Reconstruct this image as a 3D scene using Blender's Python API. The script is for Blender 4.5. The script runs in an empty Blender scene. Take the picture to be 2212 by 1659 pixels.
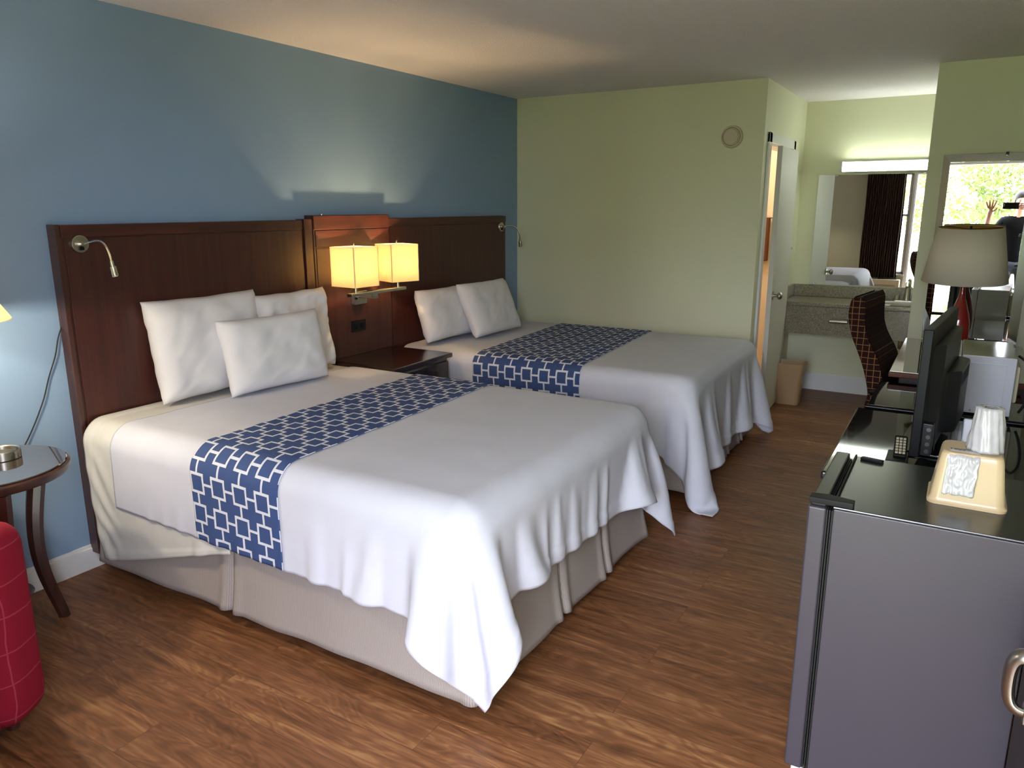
import bpy, bmesh, math, random
import numpy as np
from mathutils import Vector, Matrix, noise
R = math.radians
PI = math.pi
random.seed(7)
scene = bpy.context.scene
COL = scene.collection

# ------------------------------------------------------------------ camera, world, exposure
cam_data = bpy.data.cameras.new('camera')
cam_data.sensor_fit = 'HORIZONTAL'
cam_data.sensor_width = 36.0
cam_data.lens = 36.0 * 1627.8 / 2212.0
cam_data.clip_start = 0.01
cam_data.clip_end = 200
cam = bpy.data.objects.new('camera', cam_data)
COL.objects.link(cam)
CAM = Vector((3.249, -5.56, 1.594))
PITCH, YAW, ROLL = 0.231, 0.536, -0.002
fw = Vector((-math.sin(YAW) * math.cos(PITCH), math.cos(YAW) * math.cos(PITCH), -math.sin(PITCH)))
rt = Vector((math.cos(YAW), math.sin(YAW), 0))
up = rt.cross(fw)
rt2 = rt * math.cos(ROLL) + up * math.sin(ROLL)
up2 = -rt * math.sin(ROLL) + up * math.cos(ROLL)
M = Matrix((rt2, up2, -fw)).transposed().to_4x4()
M.translation = CAM
cam.matrix_world = M
scene.camera = cam

world = bpy.data.worlds.new('sky')
scene.world = world
world.use_nodes = True
bgn = world.node_tree.nodes['Background']
bgn.inputs[0].default_value = (0.82, 0.865, 1.0, 1)
bgn.inputs[1].default_value = 21.0

sun_l = bpy.data.lights.new('sun', 'SUN')
sun_l.energy = 18.0
sun_l.angle = R(2)
sun_l.color = (1.0, 0.95, 0.86)
sun = bpy.data.objects.new('sun', sun_l)
COL.objects.link(sun)
sun.location = (3, 8, 12)
sun.rotation_euler = Vector((0.25, -1.0, -1.15)).to_track_quat('-Z', 'Y').to_euler()

vs = scene.view_settings
vs.view_transform = 'Standard'
vs.look = 'None'
vs.gamma = 1
vs.use_curve_mapping = False
vs.exposure = 0.46
cy = scene.cycles
cy.max_bounces = 10
cy.diffuse_bounces = 6
cy.glossy_bounces = 6
cy.transmission_bounces = 8
cy.transparent_max_bounces = 8
cy.sample_clamp_indirect = 6.0
cy.use_denoising = True
cy.caustics_reflective = False
cy.caustics_refractive = False


def portal(name, x0, x1, z0, z1, y):
    l = bpy.data.lights.new(name, 'AREA')
    l.shape = 'RECTANGLE'
    l.size = x1 - x0
    l.size_y = z1 - z0
    l.cycles.is_portal = True
    o = bpy.data.objects.new(name, l)
    COL.objects.link(o)
    o.location = ((x0 + x1) / 2, y, (z0 + z1) / 2)
    o.rotation_euler = (R(90), 0, 0)      # emits towards +y, into the room


portal('portal_window', 1.78, 2.40, 0.50, 2.12, -5.74)
portal('portal_door', 2.45, 3.64, 0.0, 2.10, -5.74)


def lamp(name, loc, watts, color, radius=0.03):
    l = bpy.data.lights.new(name, 'POINT')
    l.energy = watts
    l.color = color
    l.shadow_soft_size = radius
    o = bpy.data.objects.new(name, l)
    COL.objects.link(o)
    o.location = loc
    return o


WARM = (1.0, 0.70, 0.34)


# ------------------------------------------------------------------ materials
def lin(c):
    if isinstance(c, str):
        c = [int(c[i:i + 2], 16) / 255 for i in (1, 3, 5)]
    return tuple(((x / 12.92) if x <= 0.04045 else ((x + 0.055) / 1.055) ** 2.4) for x in c) + (1,)


class NT:
    """small helper round a material's node tree"""
    def __init__(self, name):
        self.m = bpy.data.materials.new(name)
        self.m.use_nodes = True
        self.t = self.m.node_tree
        self.b = self.t.nodes['Principled BSDF']
        self.out = self.t.nodes['Material Output']

    def n(self, typ, **kw):
        nd = self.t.nodes.new(typ)
        for k, v in kw.items():
            if k in nd.inputs:
                self.put(nd.inputs[k], v)
            else:
                setattr(nd, k, v)
        return nd

    def put(self, sock, v):
        if isinstance(v, bpy.types.NodeSocket):
            self.t.links.new(v, sock)
        else:
            sock.default_value = v

    def math(self, op, a, b=0.0, c=0.0):
        nd = self.t.nodes.new('ShaderNodeMath')
        nd.operation = op
        for i, v in enumerate((a, b, c)):
            self.put(nd.inputs[i], v)
        return nd.outputs[0]

    def mix(self, f, a, b, blend='MIX'):
        nd = self.t.nodes.new('ShaderNodeMix')
        nd.data_type = 'RGBA'
        nd.blend_type = blend
        self.put(nd.inputs[0], f)
        self.put(nd.inputs[6], a)
        self.put(nd.inputs[7], b)
        return nd.outputs[2]

    def coord(self, kind='Object', scale=(1, 1, 1), rot=(0, 0, 0)):
        tc = self.t.nodes.new('ShaderNodeTexCoord')
        mp = self.t.nodes.new('ShaderNodeMapping')
        self.t.links.new(tc.outputs[kind], mp.inputs[0])
        mp.inputs['Scale'].default_value = scale
        mp.inputs['Rotation'].default_value = rot
        return mp.outputs[0]

    def ramp(self, f, stops):
        nd = self.t.nodes.new('ShaderNodeValToRGB')
        self.put(nd.inputs[0], f)
        el = nd.color_ramp.elements
        while len(el) < len(stops):
            el.new(0.5)
        for e, (p, c) in zip(el, stops):
            e.position = p
            e.color = c
        return nd.outputs[0]

    def bump(self, h, strength=0.2, dist=0.01, normal=None):
        nd = self.t.nodes.new('ShaderNodeBump')
        nd.inputs['Strength'].default_value = strength
        nd.inputs['Distance'].default_value = dist
        self.put(nd.inputs['Height'], h)
        if normal is not None:
            self.put(nd.inputs['Normal'], normal)
        self.t.links.new(nd.outputs[0], self.b.inputs['Normal'])
        return nd.outputs[0]

    def set(self, **kw):
        for k, v in kw.items():
            self.put(self.b.inputs[k.replace('_', ' ')], v)
        return self


def pmat(name, color, rough=0.5, metal=0.0, var=0.08, vscale=6.0, bump=0.0, bscale=200.0, coat=0.0, spec=0.5):
    """plain procedural material: a colour gently broken up by noise, optional fine bump"""
    q = NT(name)
    c = lin(color)
    v = q.coord()
    nz = q.n('ShaderNodeTexNoise', Scale=vscale, Detail=4.0)
    q.t.links.new(v, nz.inputs['Vector'])
    lo = tuple(x * (1 - var) for x in c[:3]) + (1,)
    hi = tuple(min(1, x * (1 + var)) for x in c[:3]) + (1,)
    q.set(Base_Color=q.mix(nz.outputs[0], lo, hi), Roughness=rough, Metallic=metal)
    q.b.inputs['Coat Weight'].default_value = coat
    q.b.inputs['Coat Roughness'].default_value = 0.05
    q.b.inputs['Specular IOR Level'].default_value = spec
    if bump:
        n2 = q.n('ShaderNodeTexNoise', Scale=bscale, Detail=3.0)
        q.t.links.new(v, n2.inputs['Vector'])
        q.bump(n2.outputs[0], bump, 0.004)
    return q.m


def wood_mat(name, dark, light, rough=0.3, axis=1, coat=0.2, scale=1.0):
    q = NT(name)
    sc = [14 * scale] * 3
    sc[axis] = 0.9 * scale
    v = q.coord(scale=tuple(sc))
    n1 = q.n('ShaderNodeTexNoise', Scale=2.2, Detail=6.0, Distortion=0.6)
    q.t.links.new(v, n1.inputs['Vector'])
    q.set(Base_Color=q.ramp(n1.outputs[0], [(0.3, lin(dark)), (0.72, lin(light))]), Roughness=rough)
    q.b.inputs['Coat Weight'].default_value = coat
    q.b.inputs['Coat Roughness'].default_value = 0.12
    q.bump(n1.outputs[0], 0.04, 0.002)
    return q.m


def floor_mat():
    q = NT('plank_floor')
    v = q.coord()
    br = q.n('ShaderNodeTexBrick', Scale=1.0)
    br.offset = 0.37
    br.offset_frequency = 2
    q.t.links.new(v, br.inputs['Vector'])
    br.inputs['Color1'].default_value = (0, 0, 0, 1)
    br.inputs['Color2'].default_value = (1, 1, 1, 1)
    br.inputs['Mortar'].default_value = (0.5, 0.5, 0.5, 1)
    br.inputs['Mortar Size'].default_value = 0.0012
    br.inputs['Mortar Smooth'].default_value = 0.0
    br.inputs['Brick Width'].default_value = 1.22
    br.inputs['Row Height'].default_value = 0.155
    rnd = q.math('MULTIPLY', br.outputs['Color'], 7.3)
    sep = q.n('ShaderNodeSeparateXYZ', Vector=v)
    # long grain
    cv = q.n('ShaderNodeCombineXYZ', X=q.math('MULTIPLY', sep.outputs[0], 2.0), Y=q.math('MULTIPLY', sep.outputs[1], 26.0), Z=rnd)
    g1 = q.n('ShaderNodeTexNoise', noise_dimensions='4D', Scale=1.0, Detail=7.0, Roughness=0.62, Distortion=1.1, Vector=cv.outputs[0], W=rnd)
    # cathedral figure
    cv2 = q.n('ShaderNodeCombineXYZ', X=q.math('MULTIPLY', sep.outputs[0], 1.3), Y=q.math('MULTIPLY', sep.outputs[1], 6.0), Z=rnd)
    g2 = q.n('ShaderNodeTexNoise', noise_dimensions='4D', Scale=1.3, Detail=2.0, Distortion=1.6, Vector=cv2.outputs[0], W=rnd)
    rings = q.math('SINE', q.math('MULTIPLY', g2.outputs[0], 60.0))
    f = q.math('MULTIPLY_ADD', q.math('SUBTRACT', g1.outputs[0], 0.5), 0.92, q.math('MULTIPLY_ADD', rings, 0.05, 0.47))
    f = q.math('ADD', f, q.math('MULTIPLY', q.math('SUBTRACT', br.outputs['Color'], 0.5), 0.07))
    base = q.ramp(f, [(0.18, lin('#3c2417')), (0.38, lin('#6d4529')), (0.54, lin('#865838')), (0.78, lin('#b88a58'))])
    # knots
    vk = q.n('ShaderNodeCombineXYZ', X=q.math('MULTIPLY', sep.outputs[0], 1.6), Y=q.math('MULTIPLY', sep.outputs[1], 4.2), Z=0.0)
    kn = q.n('ShaderNodeTexVoronoi', Scale=1.25, Vector=vk.outputs[0])
    kf = q.math('SUBTRACT', 1.0, q.math('MULTIPLY', q.math('ADD', kn.outputs['Distance'], q.math('MULTIPLY', g1.outputs[0], 0.06)), 6.5))
    kf = q.math('MAXIMUM', kf, 0.0)
    base = q.mix(q.math('MULTIPLY', kf, 0.7), base, lin('#2a1509'))
    base = q.mix(q.math('MULTIPLY', br.outputs['Fac'], 0.45), base, lin('#3a2416'))
    q.set(Base_Color=base, Roughness=q.math('MULTIPLY_ADD', g1.outputs[0], 0.2, 0.36))
    q.b.inputs['Specular IOR Level'].default_value = 0.35
    q.bump(q.math('SUBTRACT', g1.outputs[0], q.math('MULTIPLY', br.outputs['Fac'], 0.6)), 0.12, 0.002)
    return q.m


def paint_mat(name, color, bump=0.12, rough=0.55, spec=0.3):
    q = NT(name)
    v = q.coord()
    c = lin(color)
    n1 = q.n('ShaderNodeTexNoise', Scale=1.4, Detail=3.0, Vector=v)
    q.set(Base_Color=q.mix(n1.outputs[0], tuple(x * .96 for x in c[:3]) + (1,), tuple(min(1, x * 1.04) for x in c[:3]) + (1,)), Roughness=rough)
    q.b.inputs['Specular IOR Level'].default_value = spec
    n2 = q.n('ShaderNodeTexNoise', Scale=160.0, Detail=2.0, Vector=v)
    q.bump(n2.outputs[0], bump, 0.003)
    return q.m


def popcorn_mat():
    q = NT('popcorn_ceiling')
    v = q.coord()
    n2 = q.n('ShaderNodeTexNoise', Scale=95.0, Detail=4.0, Roughness=0.7, Vector=v)
    n3 = q.n('ShaderNodeTexVoronoi', Scale=130.0, Vector=v)
    q.set(Base_Color=q.mix(n2.outputs[0], lin('#d8d2d5'), lin('#f0eaee')), Roughness=0.95)
    q.b.inputs['Specular IOR Level'].default_value = 0.1
    q.bump(q.math('SUBTRACT', n2.outputs[0], n3.outputs['Distance']), 0.55, 0.006)
    return q.m


def granite_mat(name, cols, scale=90, rough=0.25, coat=0.3):
    q = NT(name)
    v = q.coord()
    n1 = q.n('ShaderNodeTexNoise', Scale=scale, Detail=5.0, Roughness=0.8, Vector=v)
    n2 = q.n('ShaderNodeTexVoronoi', Scale=scale * 1.7, Vector=v)
    f = q.math('ADD', q.math('MULTIPLY', n1.outputs[0], 0.75), q.math('MULTIPLY', n2.outputs['Distance'], 0.35))
    q.set(Base_Color=q.ramp(f, [(0.3, lin(cols[0])), (0.5, lin(cols[1])), (0.7, lin(cols[2]))]), Roughness=rough)
    q.b.inputs['Coat Weight'].default_value = coat
    q.b.inputs['Coat Roughness'].default_value = 0.04
    return q.m


def runner_mat():
    q = NT('lattice_runner')
    tc = q.n('ShaderNodeTexCoord')
    sep = q.n('ShaderNodeSeparateXYZ', Vector=tc.outputs['UV'])
    p = 0.118
    dx = q.math('ABSOLUTE', q.math('SUBTRACT', q.math('FRACT', q.math('DIVIDE', sep.outputs[0], p)), 0.5))
    dy = q.math('ABSOLUTE', q.math('SUBTRACT', q.math('FRACT', q.math('DIVIDE', sep.outputs[1], p)), 0.5))
    mx = q.math('MAXIMUM', dx, dy)
    mn = q.math('MINIMUM', dx, dy)
    s_in, s_out, w = 0.245, 0.330, 0.042
    ring = q.math('MULTIPLY', q.math('GREATER_THAN', mx, s_in), q.math('LESS_THAN', mx, s_out))
    conn = q.math('MULTIPLY', q.math('GREATER_THAN', mx, s_out), q.math('LESS_THAN', mn, w))
    white = q.math('MAXIMUM', ring, conn)
    weave = q.n('ShaderNodeTexNoise', Scale=900.0, Detail=2.0, Vector=tc.outputs['UV'])
    blue = q.mix(weave.outputs[0], lin('#34456f'), lin('#455a8c'))
    q.set(Base_Color=q.mix(white, blue, lin('#d9dae2')), Roughness=0.8)
    q.b.inputs['Specular IOR Level'].default_value = 0.2
    q.bump(weave.outputs[0], 0.15, 0.001)
    return q.m


def linen_mat(name, a, b, freq=520.0):
    q = NT(name)
    tc = q.n('ShaderNodeTexCoord')
    sep = q.n('ShaderNodeSeparateXYZ', Vector=tc.outputs['UV'])
    n1 = q.n('ShaderNodeTexNoise', Scale=60.0, Detail=3.0, Vector=tc.outputs['UV'])
    st = q.math('SINE', q.math('ADD', q.math('MULTIPLY', sep.outputs[0], freq * 2.0), q.math('MULTIPLY', n1.outputs[0], 6.0)))
    st = q.math('MULTIPLY_ADD', st, 0.5, 0.5)
    n2 = q.n('ShaderNodeTexNoise', Scale=420.0, Detail=2.0, Vector=tc.outputs['UV'])
    f = q.math('MULTIPLY_ADD', st, 0.55, q.math('MULTIPLY', n2.outputs[0], 0.5))
    q.set(Base_Color=q.mix(f, lin(a), lin(b)), Roughness=0.92)
    q.b.inputs['Specular IOR Level'].default_value = 0.15
    q.bump(f, 0.35, 0.0015)
    return q.m


def cloth_mat(name, a, b, bump=0.08, scale=14.0, sheen=0.0):
    q = NT(name)
    v = q.coord()
    n1 = q.n('ShaderNodeTexNoise', Scale=scale, Detail=4.0, Distortion=0.4, Vector=v)
    n2 = q.n('ShaderNodeTexNoise', Scale=700.0, Detail=1.0, Vector=v)
    q.set(Base_Color=q.mix(n1.outputs[0], lin(a), lin(b)), Roughness=0.85)
    q.b.inputs['Specular IOR Level'].default_value = 0.2
    q.bump(q.math('ADD', n1.outputs[0], q.math('MULTIPLY', n2.outputs[0], 0.12)), bump, 0.012)
    return q.m


def grid_fabric_mat(name, base, line, period, width, vary=0.15, second=None):
    """woven fabric with thin contrasting lines on a square grid, in UV metres"""
    q = NT(name)
    tc = q.n('ShaderNodeTexCoord')
    n0 = q.n('ShaderNodeTexNoise', Scale=6.0, Detail=2.0, Vector=tc.outputs['UV'])
    sep = q.n('ShaderNodeSeparateXYZ', Vector=tc.outputs['UV'])
    wob = q.math('MULTIPLY', q.math('SUBTRACT', n0.outputs[0], 0.5), period * 0.25)
    fx = q.math('FRACT', q.math('DIVIDE', q.math('ADD', sep.outputs[0], wob), period[0] if isinstance(period, tuple) else period))
    fy = q.math('FRACT', q.math('DIVIDE', q.math('ADD', sep.outputs[1], wob), period[1] if isinstance(period, tuple) else period))
    l = q.math('MAXIMUM', q.math('LESS_THAN', fx, width), q.math('LESS_THAN', fy, width))
    n1 = q.n('ShaderNodeTexNoise', Scale=500.0, Detail=2.0, Vector=tc.outputs['UV'])
    c = lin(base)
    b = q.mix(n1.outputs[0], tuple(x * (1 - vary * 2) for x in c[:3]) + (1,), tuple(x * (1 + vary) for x in c[:3]) + (1,))
    q.set(Base_Color=q.mix(l, b, lin(line)), Roughness=0.9)
    q.b.inputs['Specular IOR Level'].default_value = 0.15
    q.bump(n1.outputs[0], 0.3, 0.0015)
    return q.m


def shade_mat(name, color, trans=0.6):
    q = NT(name)
    v = q.coord()
    n2 = q.n('ShaderNodeTexNoise', Scale=300.0, Detail=2.0, Vector=v)
    c = lin(color)
    col = q.mix(n2.outputs[0], tuple(x * .94 for x in c[:3]) + (1,), c)
    d = q.n('ShaderNodeBsdfDiffuse', Color=col)
    t = q.n('ShaderNodeBsdfTranslucent', Color=col)
    mx = q.n('ShaderNodeMixShader')
    mx.inputs[0].default_value = trans
    q.t.links.new(d.outputs[0], mx.inputs[1])
    q.t.links.new(t.outputs[0], mx.inputs[2])
    q.t.links.new(mx.outputs[0], q.out.inputs[0])
    return q.m


def glow_mat(name, color, strength):
    q = NT(name)
    q.set(Base_Color=lin(color), Roughness=0.4)
    q.b.inputs['Emission Color'].default_value = lin(color)
    q.b.inputs['Emission Strength'].default_value = strength
    return q.m


def glass_mat(name, color=(1, 1, 1, 1), rough=0.0, ior=1.45, thin=False):
    q = NT(name)
    if thin:
        tr = q.n('ShaderNodeBsdfTransparent', Color=color)
        gl = q.n('ShaderNodeBsdfGlossy', Roughness=0.02)
        fr = q.n('ShaderNodeFresnel', IOR=1.35)
        mx = q.n('ShaderNodeMixShader')
        q.t.links.new(fr.outputs[0], mx.inputs[0])
        q.t.links.new(tr.outputs[0], mx.inputs[1])
        q.t.links.new(gl.outputs[0], mx.inputs[2])
        q.t.links.new(mx.outputs[0], q.out.inputs[0])
        return q.m
    q.set(Base_Color=color, Roughness=rough, IOR=ior)
    q.b.inputs['Transmission Weight'].default_value = 1.0
    return q.m


def film_mat(name, color, clear):
    """thin milky plastic: part clear, part scattering, with a gloss"""
    q = NT(name)
    v = q.coord()
    n1 = q.n('ShaderNodeTexNoise', Scale=40.0, Detail=3.0, Vector=v)
    d = q.n('ShaderNodeBsdfDiffuse', Color=lin(color))
    t = q.n('ShaderNodeBsdfTranslucent', Color=lin(color))
    tr = q.n('ShaderNodeBsdfTransparent')
    gl = q.n('ShaderNodeBsdfGlossy', Roughness=0.12)

    def mix(f, a, b):
        mx = q.n('ShaderNodeMixShader')
        q.put(mx.inputs[0], f)
        q.t.links.new(a, mx.inputs[1])
        q.t.links.new(b, mx.inputs[2])
        return mx.outputs[0]
    body = mix(0.45, d.outputs[0], t.outputs[0])
    body = mix(q.math('MULTIPLY', n1.outputs[0], clear * 2.0), body, tr.outputs[0])
    fr = q.n('ShaderNodeFresnel', IOR=1.45)
    q.t.links.new(mix(q.math('MULTIPLY_ADD', fr.outputs[0], 0.9, 0.04), body, gl.outputs[0]), q.out.inputs[0])
    return q.m


MT = dict(
    floor=floor_mat(),
    blue=paint_mat('blue_paint', '#819bba', rough=0.45, spec=0.35),
    green=paint_mat('pale_green_paint', '#dadabf', rough=0.5),
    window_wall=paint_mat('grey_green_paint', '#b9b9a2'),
    peach=paint_mat('peach_paint', '#e6d4b8'),
    ceiling=popcorn_mat(),
    case_brown=pmat('dark_brown_shell', '#211512', 0.42, var=0.15, bump=0.06, bscale=300),
    white_trim=pmat('white_gloss_paint', '#dcdde0', 0.35, var=0.03),
    door_white=pmat('white_door_paint', '#c9c6c0', 0.62, var=0.03),
    mahogany=wood_mat('mahogany_veneer', '#331613', '#47221b', 0.42, axis=2, coat=0.06),
    mahogany_h=wood_mat('mahogany_rail', '#341613', '#4a231b', 0.40, axis=1, coat=0.06),
    espresso=wood_mat('espresso_veneer', '#1c0c0a', '#2c1612', 0.22, axis=1, coat=0.5),
    walnut=wood_mat('brown_table_wood', '#2f1a16', '#4a2c25', 0.35, axis=2, coat=0.2),
    desk_wood=wood_mat('reddish_desk_wood', '#522813', '#7a3d1b', 0.55, axis=0, coat=0.0),
    dark_wood=wood_mat('dark_carcass_wood', '#1d120e', '#2c1d17', 0.4, axis=0, coat=0.1),
    door_brown=wood_mat('dark_brown_door', '#1c1210', '#2a1c18', 0.45, axis=2, coat=0.0),
    sheet=cloth_mat('white_sheet_cotton', '#c9cad6', '#d4d5e0', 0.05, 9.0),
    under=cloth_mat('ivory_sheet_cotton', '#c9c7c2', '#d6d4ce', 0.10, 14.0),
    pillow=cloth_mat('pillowcase_cotton', '#d3d1d4', '#dedce0', 0.10, 12.0),
    mattress=cloth_mat('mattress_ticking', '#c8c4bb', '#d8d4cb', 0.1),
    box_spring=cloth_mat('tan_box_spring_cloth', '#a5825e', '#b8946d', 0.1),
    runner=runner_mat(),
    skirt=linen_mat('beige_linen', '#857b75', '#b0a6a0'),
    chrome=pmat('brushed_nickel', '#c4bfb4', 0.25, 1.0, var=0.05, bump=0.0),
    steel=pmat('stainless_steel', '#a9a59b', 0.3, 1.0, var=0.06),
    black_metal=pmat('black_steel', '#121214', 0.3, 0.6),
    black_plastic=pmat('black_plastic', '#0b0c0e', 0.5, 0.0, bump=0.03, spec=0.25),
    black_matte=pmat('black_rubber', '#0c0c0d', 0.6),
    gloss_black=pmat('gloss_black_plastic', '#0a0b0d', 0.08, coat=0.5),
    tv_back=pmat('charcoal_plastic', '#141517', 0.42, bump=0.08, bscale=500),
    screen=pmat('dark_screen', '#050506', 0.08, coat=0.6),
    granite=granite_mat('tan_granite', ('#4a4234', '#6e6451', '#8f866f'), 70, 0.3),
    black_granite=granite_mat('black_granite', ('#060607', '#0d0e0f', '#242628'), 160, 0.05, 0.0),
    porcelain=pmat('white_porcelain', '#e6e6e2', 0.12, var=0.02, coat=0.4),
    tan_plastic=pmat('tan_plastic', '#a58865', 0.38, var=0.05),
    beige_plastic=pmat('beige_plastic', '#c3ac88', 0.3, var=0.03, coat=0.15),
    white_plastic=pmat('white_plastic', '#d6d8e0', 0.3, var=0.02),
    ivory_plastic=pmat('ivory_plastic', '#c6bfa6', 0.45, var=0.03),
    white_enamel=pmat('white_enamel', '#c9ccd6', 0.28, var=0.02, coat=0.2),
    fridge=pmat('charcoal_painted_steel', '#3f3b43', 0.38, 0.1, var=0.05, vscale=3, bump=0.04, bscale=700),
    fridge_top=pmat('black_fridge_top', '#15171a', 0.27, 0.0, coat=0.0, bump=0.02, bscale=500, spec=0.9),
    fridge_trim=pmat('olive_black_plastic', '#23231c', 0.35),
    mw_top=pmat('reflected_wall_tan', '#7d775f', 0.14, 0.35, var=0.03),  # microwave top: the wall's tan reflection is put into the base colour
    mirror=pmat('mirror_silver', '#f2f5f2', 0.0, 1.0, var=0.0),
    shade_lit=shade_mat('lit_linen_shade', '#fbf0d2', 0.62),
    shade_cream=shade_mat('cream_shade', '#f6eddc', 0.22),
    shade_inside=pmat('gilt_shade_lining', '#b98f3c', 0.5),
    red_glass=pmat('red_lacquered_glass', '#8c0a10', 0.06, var=0.05, coat=0.8),
    red_fabric=grid_fabric_mat('red_grid_upholstery', '#8d1a2e', '#9e3848', 0.105, 0.045),
    plaid=grid_fabric_mat('brown_plaid_upholstery', '#2a1413', '#86603f', 0.034, 0.10),
    plaid_dark=grid_fabric_mat('dark_plaid_upholstery', '#251412', '#3d2620', 0.034, 0.12),
    curtain=pmat('brown_curtain_cloth', '#46322b', 0.85, var=0.25, vscale=20),
    glass_clear=glass_mat('window_glass', (0.96, 0.98, 0.97, 1), thin=True),
    table_glass=pmat('smoked_table_glass', '#3a2c28', 0.03, coat=1.0, spec=0.8),
    desk_glass=pmat('glass_topped_veneer', '#51341f', 0.04, coat=1.0, spec=0.9),
    plastic_wrap=film_mat('clear_plastic_wrap', '#f4f2f6', 0.16),
    cup_plastic=film_mat('milky_cup_plastic', '#ececf2', 0.15),
    foliage=pmat('green_leaves', '#7d8a50', 0.6, var=0.35, vscale=3),
    bark=pmat('grey_brown_bark', '#6a5846', 0.9, var=0.2, vscale=12, bump=0.5, bscale=30),
    concrete=pmat('concrete_walk', '#9a978f', 0.9, var=0.1, vscale=2),
    grass=pmat('lawn', '#8a9a68', 0.95, var=0.2, vscale=5),
    skin=pmat('skin', '#c79a80', 0.5, var=0.05),
    hair=pmat('dark_hair', '#1d1613', 0.6),
    shirt=pmat('black_shirt_cloth', '#08080a', 0.9, bump=0.1, spec=0.1),
    trousers=pmat('dark_trouser_cloth', '#20222c', 0.85, bump=0.1),
    bulb=glow_mat('lamp_bulb', '#ffd9a0', 12.0),
    tube=glow_mat('fluorescent_diffuser', '#f6fff0', 17.0),
    brown_box=pmat('brown_towel_cloth', '#5d3418', 0.8, bump=0.2),
)


# ------------------------------------------------------------------ mesh building
def wloc(o):
    v = Vector((0, 0, 0))
    while o is not None:
        v += o.location
        o = o.parent
    return v


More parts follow.
